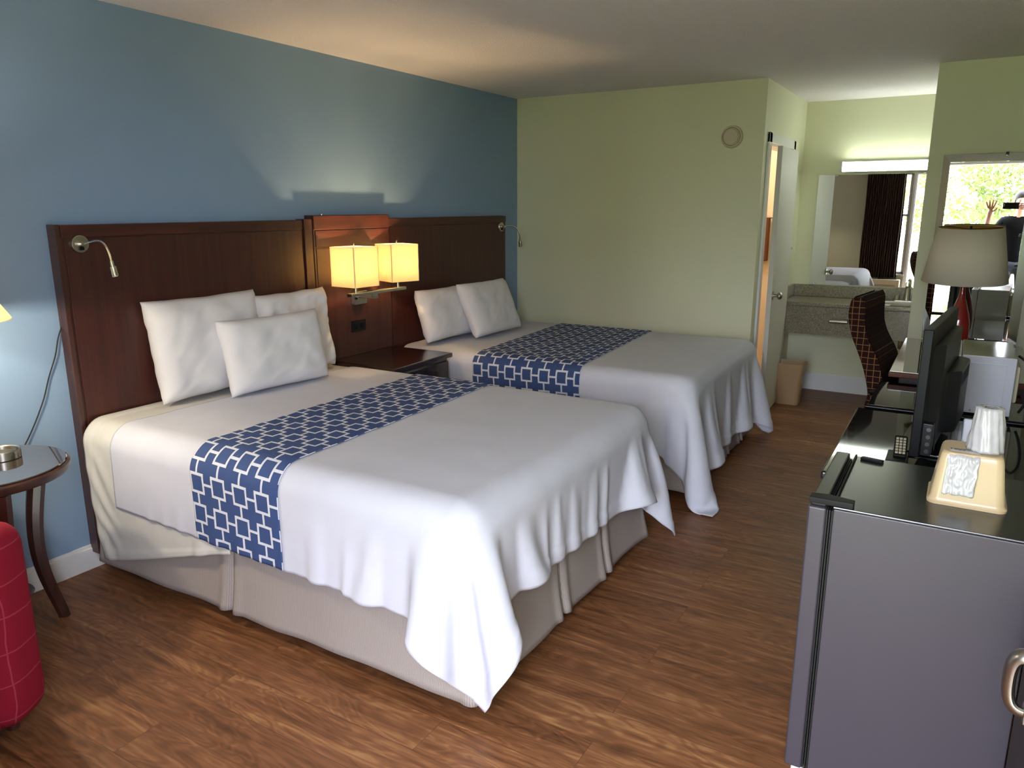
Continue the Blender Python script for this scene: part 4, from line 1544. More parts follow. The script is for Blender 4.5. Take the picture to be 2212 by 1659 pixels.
for i in range(9):
    v_.box((0.30 + i * 0.028, -0.0915, 0.95), (0.312 + i * 0.028, -0.089, 0.995))
v_.build('vent_slots', 'black_matte', bk)
b = MB(tx)
b.box((0.020, -0.046, 0.746), (0.060, -0.012, 0.862), 0.004)
pp = b.build('port_panel', 'tv_back', tv)
for i in range(4):
    s_ = MB(tx)
    s_.cyl((0.0195, -0.033, 0.764 + i * 0.026), (0.0165, -0.033, 0.764 + i * 0.026), 0.0072, n=16)
    s_.build('socket', 'chrome', pp)
b = MB(tx)
b.box((TL / 2 - 0.05, -0.03, DZt + 0.010), (TL / 2 + 0.05, -0.005, 0.76), 0.005)
b.build('stand_neck', 'gloss_black', tv)
b = MB(tx)
b.box((TL / 2 - 0.20, -0.11, DZt + 0.0005), (TL / 2 + 0.20, 0.09, DZt + 0.014), 0.005)
b.build('stand_foot', 'gloss_black', tv)

# set-top box with a remote control on it, left of the television
sb = thing('cable_box', 'small black cable box on the dresser at the left foot of the television', 'cable box', (3.10, -2.66, DZt))
bx('case', (3.090, -2.735, DZt + 0.004), (3.158, -2.60, DZt + 0.030), 'black_plastic', sb, 0.004)
bx('trim_strip', (3.091, -2.7365, DZt + 0.014), (3.157, -2.7345, DZt + 0.018), 'steel', sb)
for xx, yy in ((3.100, -2.725), (3.150, -2.725), (3.100, -2.61), (3.150, -2.61)):
    MB().cyl((xx, yy, DZt + 0.0003), (xx, yy, DZt + 0.005), 0.005, n=12).build('foot', 'black_matte', sb)
rx = Matrix.Translation((3.134, -2.715, DZt + 0.0305)) @ Matrix.Rotation(R(3), 4, 'Z') @ Matrix.Rotation(R(14), 4, 'X')
rm = thing('remote_control', 'black remote control with grey keys propped on the cable box', 'remote control', (3.12, -2.70, DZt + 0.031))
b = MB(rx)
b.box((-0.021, 0.0, 0.0), (0.021, 0.145, 0.018), 0.006, 3)
b.build('case', 'black_plastic', rm)
for i in range(6):
    for j in range(3):
        kx = MB(rx)
        kx.box((-0.016 + j * 0.0115, 0.010 + i * 0.020, 0.0175), (-0.007 + j * 0.0115, 0.022 + i * 0.020, 0.0205), 0.001)
        kx.build('key', 'ivory_plastic', rm)

# white box with a dark hole, and its white cord
wb = thing('adapter_box', 'small white plastic box with a dark hole behind the wrapped cup', 'box', (3.38, -2.5, DZt))
xw = Matrix.Translation((3.382, -2.50, DZt)) @ Matrix.Rotation(R(4), 4, 'Z') @ Matrix.Rotation(R(-12), 4, 'X')
b = MB(xw)
b.box((-0.065, 0.0, 0.008), (0.065, 0.035, 0.150), 0.006, 3)
b.build('case', 'white_plastic', wb)
b = MB(xw)
b.box((-0.055, 0.004, 0.1495), (0.03, 0.028, 0.1525), 0.001)
b.build('lid_strip', 'tv_back', wb)
b = MB(xw)
b.cyl((-0.035, 0.001, 0.105), (-0.035, -0.002, 0.105), 0.009, n=20)
b.build('hole', 'black_matte', wb)
pts = [Vector(q) for q in ((3.318, -2.44, DZt + 0.085), (3.318, -2.52, DZt + 0.055), (3.325, -2.62, DZt + 0.025), (3.345, -2.74, DZt + 0.006), (3.39, -2.86, DZt + 0.005), (3.44, -2.97, DZt + 0.005), (3.465, -3.04, DZt + 0.005))]
sm_ = []
for i in range(len(pts) - 1):
    for s in range(6):
        sm_.append(pts[i].lerp(pts[i + 1], s / 6))
sm_.append(pts[-1])
for _ in range(4):
    sm_ = [sm_[0]] + [(sm_[i - 1] + sm_[i] * 2 + sm_[i + 1]) / 4 for i in range(1, len(sm_) - 1)] + [sm_[-1]]
tag(MB().tube(sm_, 0.0042, 10).build('white_cord', 'white_plastic'), 'white cord on the dresser running from the television past the wrapped cup', 'cord')

# microwave
MX0, MX1, MY0, MY1, MZ0, MZ1 = 3.290, 3.492, -1.80, -1.36, DZt + 0.012, DZt + 0.266
mw = thing('microwave', 'white microwave on the low cabinet, its side towards the entrance', 'microwave', (3.39, -1.58, DZt))
b = MB()
b.prism([(MX0 + 0.018, MZ0), (MX1, MZ0), (MX1, MZ1), (MX0, MZ1), (MX0, MZ0 + 0.03)], 'y', MY0, MY1, 0.004)
b.build('case', 'white_enamel', mw)
bx('top_panel', (MX0 + 0.002, MY0 + 0.003, MZ1 - 0.001), (MX1 - 0.002, MY1 - 0.003, MZ1 + 0.0015), 'mw_top', mw, 0.0006)  # added sheet on the white case, coloured like the wall it would reflect
b = MB()
xa, xb_, za, zb_ = MX0 + 0.022, MX1 - 0.032, MZ0 + 0.030, MZ1 - 0.030
for lo, hi in (((xa, za), (xb_, za + 0.004)), ((xa, zb_ - 0.004), (xb_, zb_)), ((xa, za), (xa + 0.004, zb_)), ((xb_ - 0.004, za), (xb_, zb_))):
    b.box((lo[0], MY0 - 0.0022, lo[1]), (hi[0], MY0 + 0.002, hi[1]), 0.001)
b.build('embossed_frame', 'white_enamel', mw)
MB().cyl((MX0 + 0.055, MY0 + 0.001, MZ0 + 0.012), (MX0 + 0.055, MY0 - 0.0015, MZ0 + 0.012), 0.0045, n=16).build('screw', 'steel', mw)
mdoor = bx('door', (MX0 - 0.045, MY0 + 0.004, MZ0 + 0.004), (MX0 - 0.002, MY1 - 0.11, MZ1 - 0.002), 'white_enamel', mw, 0.005)
bx('door_window', (MX0 - 0.0465, MY0 + 0.05, MZ0 + 0.05), (MX0 - 0.044, MY1 - 0.16, MZ1 - 0.05), 'screen', mdoor, 0.0005)
bx('control_panel', (MX0 - 0.045, MY1 - 0.106, MZ0 + 0.004), (MX0 - 0.002, MY1 - 0.004, MZ1 - 0.002), 'white_plastic', mw, 0.004)
bx('rear_bulge', (MX1 - 0.002, MY0 + 0.05, MZ0 + 0.05), (MX1 + 0.020, MY1 - 0.08, MZ1 - 0.04), 'ivory_plastic', mw, 0.012)
for xx in (MX0 + 0.03, MX1 - 0.03):
    for yy in (MY0 + 0.03, MY1 - 0.03):
        MB().cyl((xx, yy, DZt + 0.0005), (xx, yy, MZ0 + 0.002), 0.011, n=16).build('foot', 'black_matte', mw)
pts = [Vector(q) for q in ((3.505, -1.66, 0.955), (3.53, -1.77, 0.95), (3.55, -1.82, 0.90), (3.55, -1.825, 0.84), (3.535, -1.825, 0.775), (3.52, -1.815, 0.74))]
sm_ = []
for i in range(len(pts) - 1):
    for s in range(6):
        sm_.append(pts[i].lerp(pts[i + 1], s / 6))
sm_.append(pts[-1])
for _ in range(5):
    sm_ = [sm_[0]] + [(sm_[i - 1] + sm_[i] * 2 + sm_[i + 1]) / 4 for i in range(1, len(sm_) - 1)] + [sm_[-1]]
MB().tube(sm_, 0.0055, 10).build('power_cord', 'black_matte', mw)

# desk under the wing mirror
KX0, KX1, KY0, KY1, KZ = 2.975, 3.62, -1.225, -0.045, 0.752
dk = thing('desk', 'reddish wood desk with a glossy top under the wing mirror', 'desk', (3.30, -0.63, 0))
bx('desk_top', (KX0, KY0, KZ - 0.032), (KX1, KY1, KZ - 0.006), 'desk_wood', dk, 0.004)
bx('glass_sheet', (KX0 + 0.004, KY0 + 0.004, KZ - 0.0055), (KX1 - 0.004, KY1 - 0.004, KZ), 'desk_glass', dk, 0.0015)
bx('apron', (KX0 + 0.05, KY0 + 0.05, KZ - 0.145), (KX1 - 0.03, KY1 - 0.03, KZ - 0.032), 'dark_wood', dk, 0.002)
for ya in (KY0 + 0.03, KY1 - 0.07):
    bx('side_panel', (KX0 + 0.15, ya, 0), (KX1 - 0.02, ya + 0.035, KZ - 0.032), 'dark_wood', dk, 0.003)
dw = bx('drawer', (KX0 + 0.036, -0.95, KZ - 0.138), (KX0 + 0.052, -0.32, KZ - 0.05), 'desk_wood', dk, 0.003)
MB().tube([(KX0 + 0.037, -0.70, KZ - 0.094), (KX0 + 0.016, -0.69, KZ - 0.094), (KX0 + 0.016, -0.57, KZ - 0.094), (KX0 + 0.037, -0.56, KZ - 0.094)], 0.004, 8).build('handle', 'chrome', dw)

# table lamp on the desk
DLX, DLY = 3.262, -0.33
dl = thing('table_lamp', 'unlit table lamp with cream drum shade and red glass base on the desk', 'table lamp', (DLX, DLY, KZ))
MB().lathe([(0, 0.0005), (0.054, 0.0005), (0.058, 0.012), (0.062, 0.05), (0.064, 0.10), (0.060, 0.16), (0.050, 0.21), (0.034, 0.265), (0.020, 0.31), (0.015, 0.345), (0.015, 0.372), (0, 0.374)], (DLX, DLY, KZ), 48).build('lamp_base', 'red_glass', dl)
b = MB()
b.cyl((DLX, DLY, KZ + 0.372), (DLX, DLY, KZ + 0.44), 0.010)
b.cyl((DLX, DLY, KZ + 0.44), (DLX, DLY, KZ + 0.50), 0.016)
b.build('neck', 'chrome', dl)
MB().sphere((DLX, DLY, KZ + 0.55), 0.03, (1, 1, 1.3), 16).build('bulb', 'porcelain', dl)
SZ0, SZ1, SR0, SR1 = 1.158, 1.474, 0.226, 0.170
stx = Matrix.Translation((DLX, DLY, 1.30)) @ Matrix.Rotation(R(3.6), 4, 'X') @ Matrix.Translation((-DLX, -DLY, -1.30))
sh = MB(stx).lathe([(SR0, SZ0), (SR1, SZ1)], (DLX, DLY, 0), 72).build('lamp_shade', 'shade_cream', dl)
md = sh.modifiers.new('thick', 'SOLIDIFY')
md.thickness = 0.003
md.offset = -1
MB(stx).lathe([(SR0 - 0.0045, SZ0 + 0.004), (SR1 - 0.0045, SZ1 - 0.003)], (DLX, DLY, 0), 72).build('shade_lining', 'shade_inside', sh)
b = MB(stx)
for k_ in range(3):
    a_ = R(20 + 120 * k_)
    b.tube([(DLX, DLY, SZ1 - 0.012), (DLX + (SR1 - 0.004) * math.cos(a_), DLY + (SR1 - 0.004) * math.sin(a_), SZ1 - 0.006)], 0.002, 6)
b.cyl((DLX, DLY, KZ + 0.56), (DLX, DLY, SZ1 - 0.002), 0.003, n=10)
b.cyl((DLX, DLY, SZ1 - 0.012), (DLX, DLY, SZ1 + 0.006), 0.008, 0.005, n=16)
b.build('harp', 'black_metal', sh)

# chair at the desk
cxf = Matrix.Translation((2.945, -0.86, 0)) @ Matrix.Rotation(R(-7.5), 4, 'Z')      # local +x is the way the chair faces
ch = thing('desk_chair', 'brown plaid upholstered desk chair pushed up to the desk', 'chair', (2.955, -0.86, 0))
prof = [(-0.02, 0.43), (-0.055, 0.50), (-0.045, 0.58), (-0.075, 0.70), (-0.115, 0.80), (-0.160, 0.90), (-0.185, 1.00), (-0.180, 1.08), (-0.165, 1.105)]
front = [(0.045, 0.43), (0.035, 0.50), (0.040, 0.58), (0.024, 0.68), (-0.008, 0.78), (-0.055, 0.86), (-0.085, 0.93), (-0.095, 1.00), (-0.098, 1.08), (-0.112, 1.112)]


def smooth_line(pts, n_):
    P_ = np.array(pts, float)[:, None, :]
    P_ = np.concatenate([P_, P_ + 1], 1)
    return catmull(P_, n_)[:, 0, :]


bl_, fl_ = smooth_line(prof, 6), smooth_line(front, 6)
poly = [tuple(p_) for p_ in bl_] + [tuple(p_) for p_ in fl_[::-1]]
b = MB(cxf)
b.prism(poly, 'y', -0.225, 0.225, 0.012, 2)
bo = b.build('backrest', 'plaid', ch, uvbox=True)
bo.data.materials.append(MT['plaid_dark'])
for f_ in bo.data.polygons:
    if f_.normal.x > 0.45 or f_.normal.z > 0.8:
        f_.material_index = 1
b = MB(cxf)
b.box((-0.02, -0.245, 0.395), (0.47, 0.245, 0.49), 0.035, 4)
b.build('seat', 'plaid', ch, uvbox=True)
for s in (-1, 1):
    b = MB(cxf)
    b.tube([(-0.02, s * 0.26, 0.60), (0.10, s * 0.268, 0.622), (0.27, s * 0.268, 0.612), (0.31, s * 0.268, 0.57), (0.30, s * 0.262, 0.47), (0.27, s * 0.245, 0.42)], 0.016, 12, flat=1.5)
    b.build('armrest', 'black_plastic', ch)
MB(cxf).cyl((0.2, 0, 0.12), (0.2, 0, 0.40), 0.028).build('gas_column', 'black_metal', ch)
b = MB(cxf)
for k_ in range(5):
    a_ = R(36 + 72 * k_)
    b.tube([(0.2, 0, 0.115), (0.2 + 0.27 * math.cos(a_), 0.27 * math.sin(a_), 0.075)], 0.018, 10, radii=[0.024, 0.014])
sbase = b.build('star_base', 'black_plastic', ch)
for k_ in range(5):
    a_ = R(36 + 72 * k_)
    xx, yy = 0.2 + 0.265 * math.cos(a_), 0.265 * math.sin(a_)
    MB(cxf).cyl((xx - 0.02 * math.sin(a_), yy + 0.02 * math.cos(a_), 0.029), (xx + 0.02 * math.sin(a_), yy - 0.02 * math.cos(a_), 0.029), 0.028, n=20).build('caster', 'black_matte', sbase)

# wing mirror: bevelled glass strips round a plain mirror, leaning slightly out at its right side
wmx = Matrix.Translation((3.068, -0.024, 0)) @ Matrix.Rotation(R(-1.75), 4, 'Z')
wm = thing('wall_mirror', 'large wall mirror with a silvery slanted border above the desk', 'mirror', (3.32, -0.03, 0.77))
WW, WB, WT = 0.515, 0.758, 1.900
b = MB(wmx)
b.box((0.004, -0.006, WB + 0.003), (WW - 0.004, 0.0, WT - 0.003))
b.build('backing', 'black_matte', wm)
b = MB(wmx)
b.box((0.040, -0.0085, WB + 0.02), (WW - 0.052, -0.006, WT - 0.046))
b.build('mirror_glass', 'mirror', wm)


def strip(poly, tilt):
    """bevelled strip: outer edge lower than the inner edge"""
    m_ = MB(wmx)
    bm = m_.bm
    f_ = [bm.verts.new((p_[0], -0.0088 - (0.006 if k_ in tilt else 0.0), p_[1])) for k_, p_ in enumerate(poly)]
    g_ = [bm.verts.new((p_[0], -0.006, p_[1])) for p_ in poly]
    bm.faces.new(f_)
    bm.faces.new(g_[::-1])
    for k_ in range(4):
        bm.faces.new((f_[k_], g_[k_], g_[(k_ + 1) % 4], f_[(k_ + 1) % 4]))
    bmesh.ops.recalc_face_normals(bm, faces=bm.faces[:])
    m_.build('bevelled_strip', 'mirror', wm, smooth=False)


strip([(0, WB), (0.040, WB + 0.02), (0.040, WT - 0.046), (0, WT)], (1, 2))
strip([(WW - 0.052, WB + 0.02), (WW, WB), (WW, WT), (WW - 0.052, WT - 0.046)], (0, 3))
strip([(0, WT), (0.040, WT - 0.046), (WW - 0.052, WT - 0.046), (WW, WT)], (1, 2))
strip([(0, WB), (WW, WB), (WW - 0.052, WB + 0.02), (0.040, WB + 0.02)], (2, 3))
for px, pz in ((0.33, WT - 0.004), (WW - 0.06, 1.42), (WW - 0.06, 1.24)):
    c_ = MB(wmx)
    c_.box((px - 0.008, -0.020, pz - 0.008), (px + 0.008, -0.006, pz + 0.010), 0.002)
    c_.build('clip', 'black_metal', wm)

# ------------------------------------------------------------------ vanity alcove
VX0, VX1, VYF = XB, XR, 0.98
va = thing('vanity_counter', 'tan granite vanity counter with a deep apron in the alcove', 'vanity', (2.8, 1.2, 0.55))
bx('counter_slab', (VX0 + 0.002, VYF - 0.012, 0.795), (VX1 - 0.002, YV - 0.002, 0.828), 'granite', va, 0.006, 3)
bx('apron', (VX0 + 0.002, VYF, 0.565), (VX1 - 0.002, VYF + 0.03, 0.796), 'granite', va, 0.002)
bx('backsplash', (VX0 + 0.022, YV - 0.024, 0.8285), (VX1 - 0.002, YV - 0.002, 0.930), 'granite', va, 0.003)
bx('side_splash', (VX0 + 0.002, VYF + 0.0, 0.8285), (VX0 + 0.022, YV - 0.002, 0.930), 'granite', va, 0.003)
b = MB()
b.lathe([(0.215, 0.832), (0.225, 0.836), (0.205, 0.834), (0.17, 0.78), (0.10, 0.735), (0, 0.725)], (2.88, 1.19, 0), 48, 0.72)
b.build('sink_basin', 'porcelain', va)
b = MB()
b.tube([(2.37, VYF - 0.012, 0.690), (2.37, VYF - 0.030, 0.690), (2.50, VYF - 0.030, 0.690), (2.50, VYF - 0.012, 0.690)], 0.017, 12, flat=0.6)
b.build('pull_handle', 'chrome', va)
b = MB()
b.tube([(2.88, 1.19, 0.73), (2.88, 1.19, 0.55), (2.88, 1.21, 0.48), (2.88, 1.30, 0.46), (2.88, 1.43, 0.48)], 0.018, 12)
b.build('drain_pipe', 'chrome', va)
for xx in (2.80, 2.97):
    MB().tube([(xx, 1.43, 0.42), (xx, 1.36, 0.43), (xx, 1.33, 0.52), (xx, 1.32, 0.75)], 0.007, 8).build('supply_line', 'steel', va)

ft = thing('faucet', 'chrome two-handle faucet on the granite vanity counter', 'faucet', (2.88, 1.37, 0.8285))
bx('base_plate', (2.79, 1.345, 0.829), (2.97, 1.40, 0.846), 'chrome', ft, 0.006)
MB().tube([(2.88, 1.37, 0.845), (2.88, 1.37, 0.94), (2.88, 1.35, 0.985), (2.88, 1.30, 0.99), (2.88, 1.26, 0.96)], 0.015, 14, radii=[0.022, 0.019, 0.016, 0.014, 0.012]).build('spout', 'chrome', ft)
for xx in (2.81, 2.95):
    MB().cyl((xx, 1.372, 0.845), (xx, 1.372, 0.885), 0.016, 0.02, 20, 0.003).build('handle', 'chrome', ft)
tag(MB().box((2.70, 1.02, 0.8288), (2.79, 1.08, 0.838), 0.006, 3).build('soap_bar', 'porcelain'), 'small white soap beside the sink on the granite counter', 'soap')

vm = thing('vanity_mirror', 'large frameless mirror above the granite vanity counter', 'mirror', (2.6, YV - 0.005, 0.94))
bx('mirror_glass', (2.112, YV - 0.008, 0.940), (3.40, YV - 0.002, 1.848), 'mirror', vm)
for xx, zz in ((2.25, 1.845), (2.9, 1.845), (2.14, 0.942), (2.9, 0.942)):
    bx('clip', (xx - 0.012, YV - 0.012, zz - 0.008), (xx + 0.012, YV - 0.001, zz + 0.008), 'steel', vm, 0.002)

vl = thing('vanity_light', 'long lit fluorescent bar above the vanity mirror', 'light fixture', (2.75, YV - 0.05, 1.87))
bx('base_tray', (2.29, YV - 0.055, 1.868), (3.50, YV - 0.002, 1.950), 'white_enamel', vl, 0.004)
b = MB()
b.prism([(YV - 0.056, 1.872), (YV - 0.095, 1.880), (YV - 0.108, 1.905), (YV - 0.100, 1.935), (YV - 0.056, 1.946)], 'x', 2.30, 3.49, 0.008, 3)
b.build('diffuser', 'tube', vl)
for x0_, x1_ in ((2.284, 2.302), (3.488, 3.506)):
    bx('end_cap', (x0_, YV - 0.110, 1.868), (x1_, YV - 0.002, 1.950), 'white_enamel', vl, 0.004)

sw = thing('light_switch', 'white double light switch on the alcove wall beside the bathroom door', 'light switch', (XB, 1.22, 1.20))
bx('cover_plate', (XB + 0.0005, 1.175, 1.185), (XB + 0.006, 1.265, 1.305), 'white_plastic', sw, 0.003)
for yy in (1.20, 1.24):
    bx('toggle', (XB + 0.0055, yy - 0.006, 1.234), (XB + 0.014, yy + 0.006, 1.256), 'white_plastic', sw, 0.002)

tr = thing('trash_bin', 'tan plastic trash bin on the floor below the vanity', 'trash bin', (2.12, 0.82, 0))
rings = []
tcx, tcy = 2.115, 0.84
for z_, w_ in ((0.0, 0.180), (0.006, 0.186), (0.30, 0.225), (0.318, 0.228), (0.320, 0.240), (0.340, 0.242), (0.342, 0.236), (0.340, 0.230), (0.30, 0.218), (0.02, 0.178)):
    rings.append(rrect(tcx, tcy, w_, w_ * 0.78, 0.035, z_ + 0.0004))
loft(rings).build('bin', 'tan_plastic', tr)
b = loft([rrect(tcx, tcy, w_, w_ * 0.78, 0.036, z_) for z_, w_ in ((0.26, 0.2315), (0.345, 0.2475), (0.346, 0.236), (0.30, 0.2145))], False, False)
b.build('liner_bag', 'tan_plastic', tr)

# bathroom beyond the door: a towel on a rail
tw = thing('towel', 'brown towel hanging inside the bathroom, seen through the door gap', 'towel', (1.2, YV - 0.05, 1.25))
bx('towel_cloth', (0.9, YV - 0.08, 1.12), (1.75, YV - 0.03, 1.50), 'brown_box', tw, 0.012, 3)
MB().tube([(0.85, YV - 0.055, 1.50), (1.80, YV - 0.055, 1.50)], 0.010, 10).build('towel_rail', 'chrome', tw)
lamp('bathroom_light', (1.25, 0.75, 2.25), 18, (1.0, 0.90, 0.76), 0.08)


# ------------------------------------------------------------------ outside: lawn, walkway and trees seen in the mirrors
struct(bx('ground', (-30, -45, -0.35), (36, -7.4, -0.12), 'grass', base=(0, -20, -0.12)))
struct(bx('walkway', (-30, -7.4, -0.30), (36, YT, -0.02), 'concrete', base=(0, -6.5, -0.02)))


def leaf_cloud(name, seed, n, blobs):
    rr = random.Random(seed)
    vs_, fs = [], []
    for i in range(n):
        bc, br = rr.choice(blobs)
        while True:
            d = Vector((rr.uniform(-1, 1), rr.uniform(-1, 1), rr.uniform(-1, 1)))
            if 0.55 < d.length < 1:
                break
        p = Vector(bc) + Vector((d.x * br[0], d.y * br[1], d.z * br[2]))
        u = Vector((rr.gauss(0, 1), rr.gauss(0, 1), rr.gauss(0, 1))).normalized()
        v = u.orthogonal().normalized()
        s1, s2 = rr.uniform(0.06, 0.13), rr.uniform(0.035, 0.065)
        k = len(vs_)
        vs_ += [p - u * s1, p + v * s2 + u * 0.02, p + u * s1, p - v * s2 + u * 0.02]
        fs.append((k, k + 1, k + 2, k + 3))
    me = bpy.data.meshes.new(name)
    me.from_pydata(vs_, [], fs)
    me.update()
    return me


kinds = []
for kind in range(2):
    rr = random.Random(40 + kind)
    blobs = []
    hgt = 3.2 if kind == 0 else 5.5
    for i in range(9):
        blobs.append(((rr.uniform(-1.2, 1.2), rr.uniform(-1.0, 1.0), hgt * rr.uniform(0.35, 0.95)), (rr.uniform(0.7, 1.2),) * 2 + (rr.uniform(0.5, 0.9),)))
    kinds.append((leaf_cloud('foliage', kind, 3800, blobs), hgt))
TREES = [(-0.6, -17.0, 0, 'short leafy tree on the lawn, leftmost of the near row in the mirrors'), (3.6, -19.0, 0, 'short leafy tree on the lawn behind the photographer'),
         (7.6, -18.0, 0, 'short leafy tree on the lawn, rightmost of the near row'), (-6.5, -27.0, 1, 'tall leafy tree far out on the lawn, left of the others'),
         (0.4, -29.0, 1, 'tall leafy tree far out on the lawn behind the shorter trees'), (10.8, -28.0, 1, 'tall leafy tree far out on the lawn, right of the others')]
for i, (x, y, kd, lab) in enumerate(TREES):
    t = thing('tree', lab, 'tree', (x, y, -0.12), 'trees on the lawn outside')
    t.rotation_euler = (0, 0, i * 1.1)
    me, hgt = kinds[kd]
    if not me.materials:
        me.materials.append(MT['foliage'])
    fo = bpy.data.objects.new('foliage', me)
    COL.objects.link(fo)
    fo.parent = t
    b = MB()
    b.tube([(0, 0, -0.05), (0.05, 0.02, hgt * 0.3), (-0.03, 0.0, hgt * 0.7)], 0.1, 10, radii=[0.14, 0.10, 0.05])
    b.tube([(0.05, 0.02, hgt * 0.3), (0.6, 0.3, hgt * 0.62)], 0.05, 8, radii=[0.07, 0.03])
    b.tube([(0.03, 0.02, hgt * 0.4), (-0.6, -0.2, hgt * 0.7)], 0.05, 8, radii=[0.06, 0.03])
    me2 = bpy.data.meshes.new('trunk')
    b.bm.to_mesh(me2)
    b.bm.free()
    link('trunk', me2, 'bark', t)


# ------------------------------------------------------------------ the photographer in the doorway, seen only in the wing mirror
def skin_mesh(name, verts, edges, m, parent, sub=2):
    """verts: (x, y, z, radius); grown into one surface with a Skin modifier"""
    me = bpy.data.meshes.new(name)
    off = wloc(parent) if parent is not None else Vector((0, 0, 0))
    me.from_pydata([Vector(v[:3]) - off for v in verts], edges, [])
    me.update()
    o = bpy.data.objects.new(name, me)
    COL.objects.link(o)
    me.materials.append(MT[m])
    if parent is not None:
        o.parent = parent
    sk_ = o.modifiers.new('skin', 'SKIN')
    sk_.use_smooth_shade = True
    for i, v in enumerate(verts):
        r_ = v[3]
        me.skin_vertices[0].data[i].radius = (r_ if isinstance(r_, tuple) else (r_, r_))
        me.skin_vertices[0].data[i].use_root = (i == 0)
    sb_ = o.modifiers.new('smooth', 'SUBSURF')
    sb_.levels = sub
    sb_.render_levels = sub
    return o


PX, PY, PZ = 3.43, -5.99, -0.02
body_v = [(PX, PY, 0.93, (0.15, 0.11)), (PX, PY + 0.005, 1.10, (0.135, 0.10)), (PX, PY + 0.01, 1.28, (0.155, 0.11)), (PX, PY + 0.01, 1.40, (0.13, 0.085)),
          (PX, PY + 0.02, 1.475, 0.058), (PX - 0.005, PY + 0.035, 1.545, 0.058), (PX - 0.008, PY + 0.05, 1.60, (0.070, 0.082)), (PX - 0.008, PY + 0.05, 1.67, (0.074, 0.092)), (PX - 0.008, PY + 0.045, 1.725, (0.060, 0.074))]
body_e = [(i, i + 1) for i in range(8)]


def chain(pts, root):
    k = len(body_v)
    body_v.extend(pts)
    body_e.append((root, k))
    for i in range(len(pts) - 1):
        body_e.append((k + i, k + i + 1))
    return k + len(pts) - 1


# left arm raised with an open hand, right arm holding the telephone
lw = chain([(PX - 0.17, PY + 0.01, 1.395, 0.058), (PX - 0.27, PY + 0.05, 1.27, 0.046), (PX - 0.36, PY + 0.12, 1.20, 0.040), (PX - 0.345, PY + 0.21, 1.34, 0.038), (PX - 0.325, PY + 0.285, 1.475, (0.028, 0.022)), (PX - 0.318, PY + 0.305, 1.535, (0.036, 0.017))], 3)
lp0 = body_v[lw]
for dx, tilt, ln in ((-0.030, -0.34, 0.078), (-0.011, -0.10, 0.100), (0.009, 0.10, 0.106), (0.028, 0.32, 0.094)):
    x0, y0_, z0_ = lp0[0] + dx, lp0[1] + 0.006, lp0[2] + 0.036
    chain([(x0, y0_, z0_, 0.0115), (x0 + tilt * ln * 0.5, y0_ + 0.010, z0_ + ln * 0.5, 0.0108), (x0 + tilt * ln, y0_ + 0.012, z0_ + ln, 0.0092)], lw)
chain([(lp0[0] + 0.038, lp0[1] + 0.012, lp0[2] - 0.004, 0.0105), (lp0[0] + 0.058, lp0[1] + 0.018, lp0[2] + 0.020, 0.0095), (lp0[0] + 0.070, lp0[1] + 0.020, lp0[2] + 0.042, 0.008)], lw)
rw = chain([(PX + 0.17, PY + 0.01, 1.395, 0.058), (PX + 0.235, PY + 0.06, 1.27, 0.046), (PX + 0.245, PY + 0.12, 1.22, 0.040), (PX + 0.17, PY + 0.21, 1.37, 0.038), (PX + 0.075, PY + 0.295, 1.515, (0.028, 0.022)), (PX + 0.035, PY + 0.335, 1.565, (0.034, 0.018))], 3)
rp0 = body_v[rw]
for k, (dz, rch) in enumerate(((0.036, 0.048), (0.016, 0.060), (-0.004, 0.058), (-0.024, 0.046))):
    x0, y0_, z0_ = rp0[0] - 0.006, rp0[1] + 0.030, rp0[2] + dz + 0.012
    chain([(x0, y0_, z0_, 0.0095), (x0 - rch * 0.55, y0_ + 0.034, z0_ + 0.006, 0.0088), (x0 - rch - 0.004, y0_ + 0.036, z0_ + 0.004, 0.0078)], rw)
chain([(rp0[0] - 0.012, rp0[1] + 0.004, rp0[2] + 0.026, 0.0105), (rp0[0] - 0.040, rp0[1] + 0.012, rp0[2] + 0.040, 0.0095), (rp0[0] - 0.066, rp0[1] + 0.018, rp0[2] + 0.036, 0.008)], rw)
for sx in (-1, 1):
    chain([(PX + sx * 0.10, PY, 0.86, 0.092), (PX + sx * 0.115, PY + 0.02, 0.66, 0.078), (PX + sx * 0.12, PY + 0.025, 0.48, 0.058), (PX + sx * 0.122, PY + 0.0, 0.30, 0.056), (PX + sx * 0.125, PY - 0.02, 0.07, 0.036), (PX + sx * 0.13, PY + 0.07, 0.025, (0.042, 0.03)), (PX + sx * 0.135, PY + 0.15, 0.015, (0.038, 0.022))], 0)
pr_ = thing('person', 'person in a black shirt holding up a phone, reflected in the desk mirror', 'person', (PX, PY, PZ))
skin_mesh('body', body_v, body_e, 'skin', pr_)
sv = [(PX, PY, 0.80, (0.180, 0.138)), (PX, PY, 0.95, (0.172, 0.130)), (PX, PY + 0.005, 1.10, (0.158, 0.122)), (PX, PY + 0.01, 1.28, (0.176, 0.130)), (PX, PY + 0.01, 1.405, (0.145, 0.102)), (PX, PY + 0.018, 1.462, 0.074)]
se = [(0, 1), (1, 2), (2, 3), (3, 4), (4, 5)]
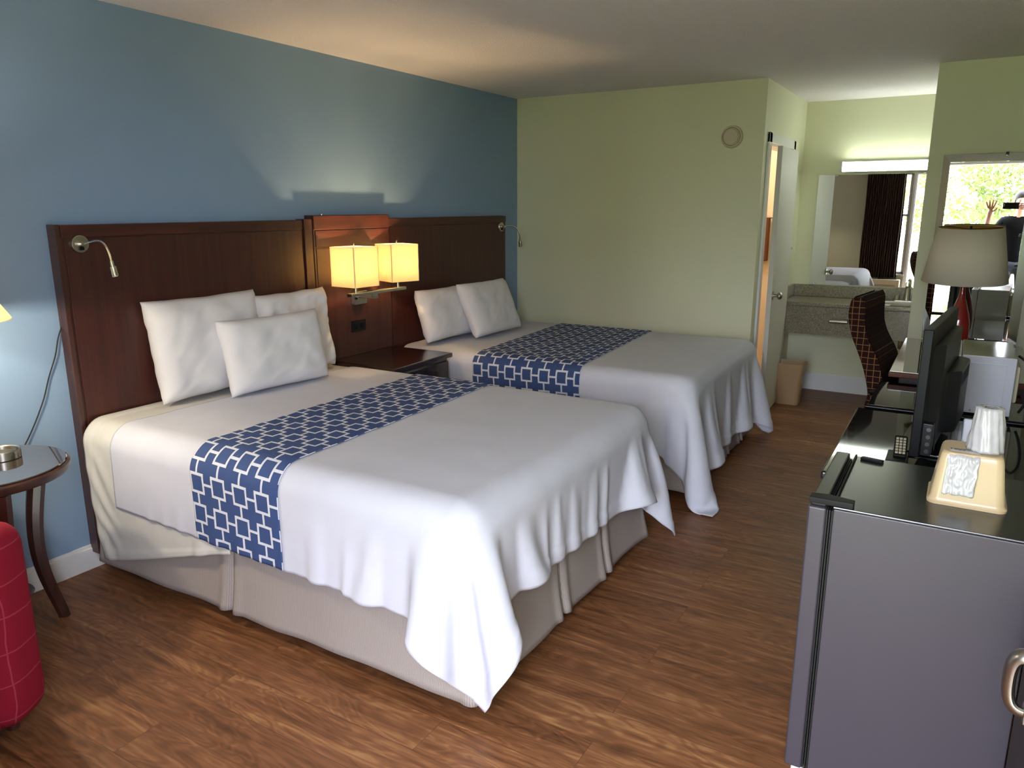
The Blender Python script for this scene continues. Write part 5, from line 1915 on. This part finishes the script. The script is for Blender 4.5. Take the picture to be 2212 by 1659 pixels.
for sx, ex in ((-1, -0.27), (1, 0.235)):
    k = len(sv)
    sv += [(PX + sx * 0.17, PY + 0.01, 1.398, 0.076), (PX + ex * 0.93, PY + 0.045, 1.285, 0.068)]
    se += [(4, k), (k, k + 1)]
skin_mesh('shirt', sv, se, 'shirt', pr_)
tvx = [(PX, PY, 0.94, (0.165, 0.124))]
te = []
for sx in (-1, 1):
    k = len(tvx)
    tvx += [(PX + sx * 0.10, PY, 0.85, 0.108), (PX + sx * 0.115, PY + 0.02, 0.66, 0.095), (PX + sx * 0.12, PY + 0.022, 0.46, 0.076), (PX + sx * 0.123, PY - 0.005, 0.24, 0.072), (PX + sx * 0.125, PY - 0.015, 0.06, 0.068)]
    te += [(0, k)] + [(k + i, k + i + 1) for i in range(4)]
skin_mesh('trousers', tvx, te, 'trousers', pr_)
HX, HY, HZ = PX - 0.008, PY + 0.05, 1.665
b = MB()
b.sphere((HX, HY - 0.022, HZ + 0.035), 0.098, (0.90, 1.0, 0.92), 28)
b.sphere((HX, HY - 0.045, HZ - 0.02), 0.085, (0.95, 0.80, 1.0), 24)
b.build('hair', 'hair', pr_)
b = MB()
b.prism([(HY + 0.085, HZ + 0.005), (HY + 0.118, HZ - 0.035), (HY + 0.085, HZ - 0.042)], 'x', HX - 0.013, HX + 0.013, 0.005)
b.build('nose', 'skin', pr_)
for sx in (-1, 1):
    MB().sphere((HX + sx * 0.033, HY + 0.079, HZ + 0.006), 0.012, (1.2, 0.8, 0.8), 14).build('eye', 'porcelain', pr_)
    MB().sphere((HX + sx * 0.078, HY - 0.002, HZ - 0.015), 0.03, (0.35, 0.65, 1.0), 14).build('ear', 'skin', pr_)
MB().sphere((HX, HY + 0.078, HZ - 0.068), 0.022, (1.1, 0.55, 0.32), 14).build('mouth', 'red_fabric', pr_)
ph = thing('phone', 'black phone held sideways by the person in the desk mirror', 'phone', (3.32, -5.61, 1.55))
bx('case', (3.236, -5.616, 1.556), (3.402, -5.607, 1.634), 'black_plastic', ph, 0.004, 3)
b = MB()
for zz in (1.594, 1.612):
    b.cyl((3.249, -5.6075, zz), (3.249, -5.6055, zz), 0.006, n=16)
b.build('lens_cluster', 'steel', ph)
